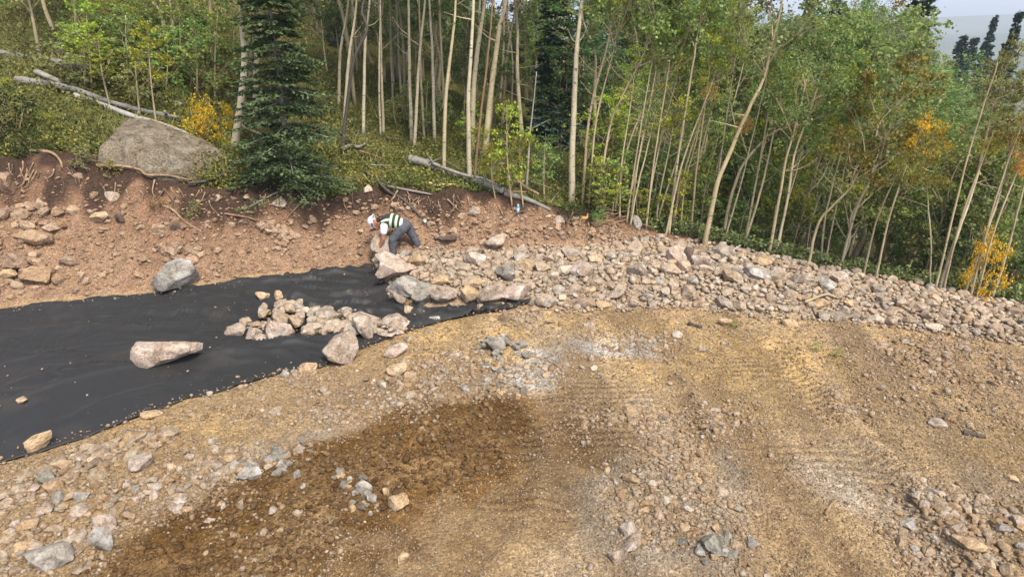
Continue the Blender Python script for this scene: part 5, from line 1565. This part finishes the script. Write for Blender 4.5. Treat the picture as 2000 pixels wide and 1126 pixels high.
# dry leafy branches in front of the boulder
for px, py, w, h, lb in [(150, 318, 70, 40, 'pale dried leafy branch left of the big boulder'), (300, 402, 50, 26, 'pale dried leafy branch hanging under the big boulder'), (365, 420, 44, 34, 'pale dried leaves hanging on the bank below the boulder'), (205, 330, 60, 28, 'dried cream leaves at the left foot of the boulder')]:
    b = on_ground(px, py); s = mpp(b)
    r_ = thing('leafy_branch', lb, 'branch', b)
    crown_on(r_, CROWN_SAP[px % 4], (0, -.05, -.1), (.6, 0, .5), (w * s / 1.3, w * s / 1.3, h * s / 1.3), (.32, .25, .11), 'foliage')
# small plants on the pad
for px, py, lb in [(1432, 640, 'small green weed growing beside the pale slab'), (1592, 682, 'tiny green sprig on the dark dirt patch'), (1632, 696, 'tiny yellow green sprig right of the other one on the dirt')]:
    b = on_ground(px, py); r_ = thing('weed', lb, 'plant', b)
    crown_on(r_, CROWN_SAP[0], (0, 0, 0), (0, 0, 1), (.2, .2, .1), GREEN_B, 'foliage')

# ------------------------------------------------------------------ the worker
M_SKIN = simple_mat('skin', (.30, .135, .08), .6, var=.15, scale=30)
M_TROUSER = simple_mat('grey_trousers', (.085, .088, .10), .9, var=.3, scale=14, bump=.6)
M_SHIRT = simple_mat('white_shirt', (.68, .66, .70), .85, var=.08, scale=20, bump=.3)
M_VEST = simple_mat('charcoal_vest', (.035, .037, .045), .8, var=.3, scale=18, bump=.3)
M_LIME = simple_mat('lime_band', (.50, .68, .30), .6)
M_SILVER = simple_mat('reflective_tape', (.52, .55, .55), .4)
M_HAT = simple_mat('white_plastic', (.78, .78, .78), .3)
M_BLACK = simple_mat('black_rubber', (.02, .02, .022), .6)
M_GLOVE = simple_mat('grey_glove', (.13, .135, .15), .85, var=.3, scale=40)
M_BOOT = simple_mat('dark_boot', (.07, .055, .045), .7, var=.3, scale=30)
M_HAIR = simple_mat('dark_hair', (.02, .015, .012), .7)

def worker():
    base = on_ground(792, 494)
    YP = base[1] + .05
    def W(px, py, o=0.0):
        p = on_y(px, py, YP); q = p.copy(); q[1] += o; return q - base
    S = mpp(base)
    root = thing('person', 'worker in white hard hat and striped vest bending over to handle a rock', 'person', base)
    def capsule(a, b, ra, rb, n=7, seg=14):
        a, b = np.array(a), np.array(b); L = np.linalg.norm(b - a); d = (b - a) / (L + 1e-9)
        pts, rad = [], []
        for t in np.linspace(-1, 0, 5)[:-1]: pts.append(a + d * ra * t); rad.append(ra * math.sqrt(max(0, 1 - t * t)))
        for t in np.linspace(0, 1, n): pts.append(a + (b - a) * t); rad.append(ra + (rb - ra) * t)
        for t in np.linspace(0, 1, 5)[1:]: pts.append(b + d * rb * t); rad.append(rb * math.sqrt(max(0, 1 - t * t)))
        return tube(np.array(pts), np.array(rad) + 1e-4, seg)
    def blob(c, r):
        V, F = ico(3); F4 = np.column_stack([F, F[:, 2]])
        return V * np.array(r) + np.array(c), F4
    def solid(name, parts, mat, voxel=.014, parent=root, smooth=4):
        Vs, Fs, k = [], [], 0
        for V, F in parts:
            Vs += [tuple(v) for v in V]
            for f in F:
                f = [int(i) + k for i in f]
                Fs.append(f[:3] if f[2] == f[3] else f)
            k += len(V)
        me = bpy.data.meshes.new(name); me.from_pydata(Vs, [], Fs); me.update()
        o = link(name, me, mat, parent)
        m = o.modifiers.new('skin_over', 'REMESH'); m.mode = 'VOXEL'; m.voxel_size = voxel; m.use_smooth_shade = True
        if smooth:
            s = o.modifiers.new('relax', 'SMOOTH'); s.iterations = smooth; s.factor = .5
        bpy.context.view_layer.update()
        dg = bpy.context.evaluated_depsgraph_get()
        me2 = bpy.data.meshes.new_from_object(o.evaluated_get(dg))
        o.modifiers.clear(); o.data = me2; me2.name = name
        if not len(me2.materials): me2.materials.append(mat)
        return o
    hip, chest, sh, neck, head = W(789, 440), W(760, 433), W(750, 434), W(742, 437), W(734, 437)
    nh, nk, na = W(787, 444, -.09), W(769, 464, -.13), W(770, 489, -.13)
    fh, fk, fa = W(793, 443, .09), W(806, 465, .12), W(818, 489, .15)
    nsh, nel, nwr = W(753, 438, -.19), W(752, 460, -.24), W(746, 476, -.22)
    fsh, fel, fwr = W(749, 437, .19), W(737, 449, .26), W(730, 451, .16)
    def hand(wr, d, side, curl):
        d = np.array(d, float); d /= np.linalg.norm(d)
        lat = np.cross(d, [0, 1, 0]) if abs(d[1]) < .8 else np.array([1.0, 0, 0]); lat = np.array([0, 1.0, 0]) - d * d[1]; lat /= np.linalg.norm(lat)
        nrm = np.cross(d, lat)
        palm = wr + d * .055
        out = [capsule(wr, wr + d * .085 + lat * .02, .026, .030), capsule(wr, wr + d * .085 - lat * .02, .026, .028)]
        for q, (o_, L) in enumerate(((-.036, .062), (-.012, .078), (.012, .074), (.036, .058))):
            p0 = wr + d * .09 + lat * o_; p1 = p0 + (d + lat * o_ * 4) * L * .55; p2 = p1 + (d * .6 + nrm * curl) * L * .55
            out += [capsule(p0, p1, .011, .010, 4, 8), capsule(p1, p2, .010, .008, 4, 8)]
        t0 = wr + d * .03 + lat * .03 * side; t1 = t0 + (d * .5 + lat * side * .9) * .045; t2 = t1 + (d * .9 + nrm * curl * .6) * .035
        out += [capsule(t0, t1, .014, .011, 4, 8), capsule(t1, t2, .011, .009, 4, 8)]
        return out
    # body: head with crown to the left, face to the ground
    body = [blob(head, (.115, .078, .10)), capsule(head + np.array([.03, 0, -.02]), sh, .058, .075), blob(W(736, 444), (.075, .06, .06)),
            capsule(W(733.5, 446), W(732.5, 449), .016, .012, 4, 8), blob(W(737.5, 434, -.08), (.022, .014, .03)), blob(W(737.5, 434, .08), (.022, .014, .03)),
            capsule(sh, hip, .10, .11), capsule(nsh, sh, .05, .05), capsule(fsh, sh, .05, .05),
            capsule(nsh, nel, .058, .050), capsule(nel, nwr, .052, .036), capsule(fsh, fel, .055, .048), capsule(fel, fwr, .048, .034),
            capsule(hip, nh, .09, .09), capsule(nh, nk, .085, .06), capsule(nk, na, .06, .045), capsule(hip, fh, .09, .09), capsule(fh, fk, .085, .06), capsule(fk, fa, .06, .045)]
    body += hand(nwr, nwr - nel, 1, .7)
    solid('body', body, M_SKIN, .011, smooth=3)
    solid('trousers', [blob(hip + np.array([.01, 0, 0]), (.16, .175, .15)), capsule(W(781, 438), hip, .128, .145), capsule(nh, nk, .125, .095), capsule(nk, na + np.array([0, 0, .03]), .098, .078), capsule(na + np.array([0, 0, .05]), na + np.array([0, 0, .01]), .080, .088),
                       capsule(fh, fk, .125, .092), capsule(fk, fa + np.array([-.01, 0, .02]), .092, .080)], M_TROUSER, .016)
    solid('glove', hand(fwr, np.array([-.8, -.15, -.25]), 1, .5) + [capsule(fwr + np.array([.05, 0, .02]), fwr, .036, .034)], M_GLOVE, .010, smooth=1)
    for nm, p, sgn in (('boot', na, -1), ('boot', fa, 1)):
        dirb = np.array([-.17, -.03, -.035]) if sgn < 0 else np.array([-.10, -.14, -.05])
        bo = solid(nm, [capsule(p + np.array([.03, 0, .02]), p + np.array([.03, 0, -.04]), .058, .055), capsule(p + np.array([.03, 0, -.055]), p + dirb + np.array([.03, 0, -.02]), .05, .045)], M_BOOT, .014)
    # torso garments as lofted sleeves round the back line
    A, B = W(786, 439), W(745, 434)
    def ring(t, off):
        p = A + (B - A) * t + np.array([0, 0, .07]) * math.sin(math.pi * min(max(t, 0), 1))
        d = (B - A) / np.linalg.norm(B - A)
        nrm = np.cross(np.array([0, 1.0, 0]), d); nrm *= np.sign(nrm[2])
        a = np.interp(t, [-.1, .1, .45, .75, .95, 1.05], [.165, .155, .175, .195, .175, .10]) + off
        b_ = np.interp(t, [-.1, .1, .45, .75, .95, 1.05], [.135, .125, .135, .145, .115, .07]) + off
        return p, nrm, a, b_
    def loft(name, t0, t1, off, mat, n=14, seg=36, th0=0, th1=2 * math.pi, parent=root):
        V = []; closed = abs(th1 - th0 - 2 * math.pi) < 1e-6
        ths = np.linspace(th0, th1, seg, endpoint=not closed)
        for t in np.linspace(t0, t1, n):
            p, nrm, a, b_ = ring(t, off)
            for th in ths: V.append(p + np.array([0, 1.0, 0]) * a * math.cos(th) + nrm * b_ * math.sin(th))
        F = []
        for i in range(n - 1):
            for j in range(seg if closed else seg - 1):
                F.append([i * seg + j, i * seg + (j + 1) % seg, (i + 1) * seg + (j + 1) % seg, (i + 1) * seg + j])
        me = fast_mesh(name, np.array(V), np.array(F), True)
        o = link(name, me, mat, parent)
        so = o.modifiers.new('cloth', 'SOLIDIFY'); so.thickness = .006; so.offset = 1
        return o
    loft('t_shirt', -.08, 1.0, .004, M_SHIRT)
    vest = loft('vest', .10, 1.03, .014, M_VEST)
    for t0, t1 in ((.20, .31), (.44, .55)):
        bd = loft('band', t0, t1, .021, M_LIME, 5, parent=vest)
    for t0, t1 in ((.23, .28), (.47, .52)):
        loft('reflective_strip', t0, t1, .028, M_SILVER, 4, parent=vest)
    for c in (math.radians(155), math.radians(35)):
        loft('shoulder_band', .55, 1.0, .021, M_LIME, 10, 6, c - .17, c + .17, parent=vest)
        loft('reflective_strip', .55, 1.0, .028, M_SILVER, 10, 4, c - .07, c + .07, parent=vest)
    solid('sleeve', [capsule(nsh + np.array([.0, .05, .01]), nsh, .088, .092), capsule(nsh, nsh + (nel - nsh) * .42, .092, .082)], M_SHIRT, .014)
    solid('sleeve', [capsule(fsh + np.array([.0, -.05, .01]), fsh, .085, .09), capsule(fsh, fsh + (fel - fsh) * .42, .09, .08)], M_SHIRT, .014)
    # hard hat: dome to the left
    hc = W(730.5, 432)
    V, F = ico(4)
    keep = V[:, 0] < .02
    Fk = F[keep[F].all(1)]
    ax = Matrix.Rotation(math.radians(-10), 3, 'Y')
    HV = V * np.array([.155, .118, .135])
    HV[:, 2] += .006 * np.exp(-(V[:, 1] / .12) ** 2) * np.sign(V[:, 2])
    HV = HV @ np.array(ax).T + hc
    used, inv = np.unique(Fk, return_inverse=True)
    hat = link('hard_hat', fast_mesh('hard_hat', HV[used], inv.reshape(-1, 3), True), M_HAT, root)
    so = hat.modifiers.new('shell', 'SOLIDIFY'); so.thickness = .005
    th = np.linspace(0, 2 * math.pi, 40, endpoint=False)
    rings = []
    for r1, r2, dx in ((.116, .133, -.006), (.150, .168, .008), (.152, .170, .014), (.116, .133, .004)):
        rings.append(np.stack([np.full(40, dx), np.cos(th) * r1, np.sin(th) * r2], -1) @ np.array(ax).T + hc)
    V = np.concatenate(rings); i, j = np.meshgrid(np.arange(4), np.arange(40), indexing='ij')
    F = np.stack([i * 40 + j, i * 40 + (j + 1) % 40, ((i + 1) % 4) * 40 + (j + 1) % 40, ((i + 1) % 4) * 40 + j], -1).reshape(-1, 4)
    link('brim', fast_mesh('brim', V, F, True), M_HAT, hat)
    sp = [W(728, 433, -.128), W(728.5, 436, -.124), W(729, 439, -.112)]
    link('emblem', fast_mesh('emblem', *tube(spline(sp, 6), .012, 6), True), M_BLACK, hat)
    sp = [W(726.5, 433.5, -.128), W(729.5, 434, -.126)]
    link('emblem', fast_mesh('emblem', *tube(spline(sp, 4), .009, 6), True), M_BLACK, hat)
    solid('hair', [blob(W(739, 430), (.05, .075, .05)), blob(W(735, 446), (.055, .055, .035))], M_HAIR, .014)
worker()

# ------------------------------------------------------------------ bottle and cup
def lathe(prof, seg=20):
    prof = np.array(prof); th = np.linspace(0, 2 * math.pi, seg, endpoint=False)
    V = np.stack([prof[:, 0][:, None] * np.cos(th), prof[:, 0][:, None] * np.sin(th), prof[:, 1][:, None] * np.ones(seg)], -1).reshape(-1, 3)
    n = len(prof); i, j = np.meshgrid(np.arange(n - 1), np.arange(seg), indexing='ij')
    F = np.stack([i * seg + j, i * seg + (j + 1) % seg, (i + 1) * seg + (j + 1) % seg, (i + 1) * seg + j], -1).reshape(-1, 4)
    return V, F
b = on_ground(1011, 421)
bt = thing('bottle', 'blue and white bottle standing in the dark topsoil at the crest', 'bottle', b)
bt.rotation_euler = (0, .06, 0)
link('bottle_body', fast_mesh('bottle_body', *lathe([(.001, 0), (.036, .003), (.038, .02), (.038, .16), (.030, .185), (.016, .20), (.016, .205)]), True), simple_mat('blue_plastic', (.08, .28, .50), .35), bt)
link('label_wrap', fast_mesh('label_wrap', *lathe([(.0385, .06), (.0392, .062), (.0392, .135), (.0385, .137)]), True), simple_mat('label_print', (.55, .55, .62), .5, var=.5, scale=40), bt)
link('cap', fast_mesh('cap', *lathe([(.018, .196), (.019, .2), (.019, .222), (.015, .226), (.001, .226)]), True), simple_mat('pale_cap', (.62, .78, .85), .4), bt)
b = on_ground(828, 435)
cu = thing('cup', 'small white cup lying on the bank right of the worker', 'cup', b + np.array([0, -.02, .03]))
cu.rotation_euler = (math.radians(70), .3, .4)
link('cup_wall', fast_mesh('cup_wall', *lathe([(.001, 0), (.028, 0), (.036, .085), (.039, .087), (.037, .09), (.034, .086), (.026, .006), (.001, .006)]), True), M_HAT, cu)

# ------------------------------------------------------------------ the air between here and the far hills
bm = bmesh.new(); bmesh.ops.create_cube(bm, size=1)
me = bpy.data.meshes.new('haze'); bm.to_mesh(me); bm.free()
hz = link('haze', me); hz.scale = (13400, 7400, 330); hz.location = (0, 3500, 40)
mh = bpy.data.materials.new('haze_air'); mh.use_nodes = True
nt = mh.node_tree; nt.nodes.remove(nt.nodes['Principled BSDF'])
pv = nt.nodes.new('ShaderNodeVolumePrincipled')
pv.inputs['Color'].default_value = (.80, .88, 1.0, 1); pv.inputs['Density'].default_value = .0005
nt.links.new(pv.outputs[0], nt.nodes['Material Output'].inputs['Volume'])
me.materials.append(mh)
tag(hz, 'thin pale haze between the pad and the far hills', 'haze', kind='stuff')
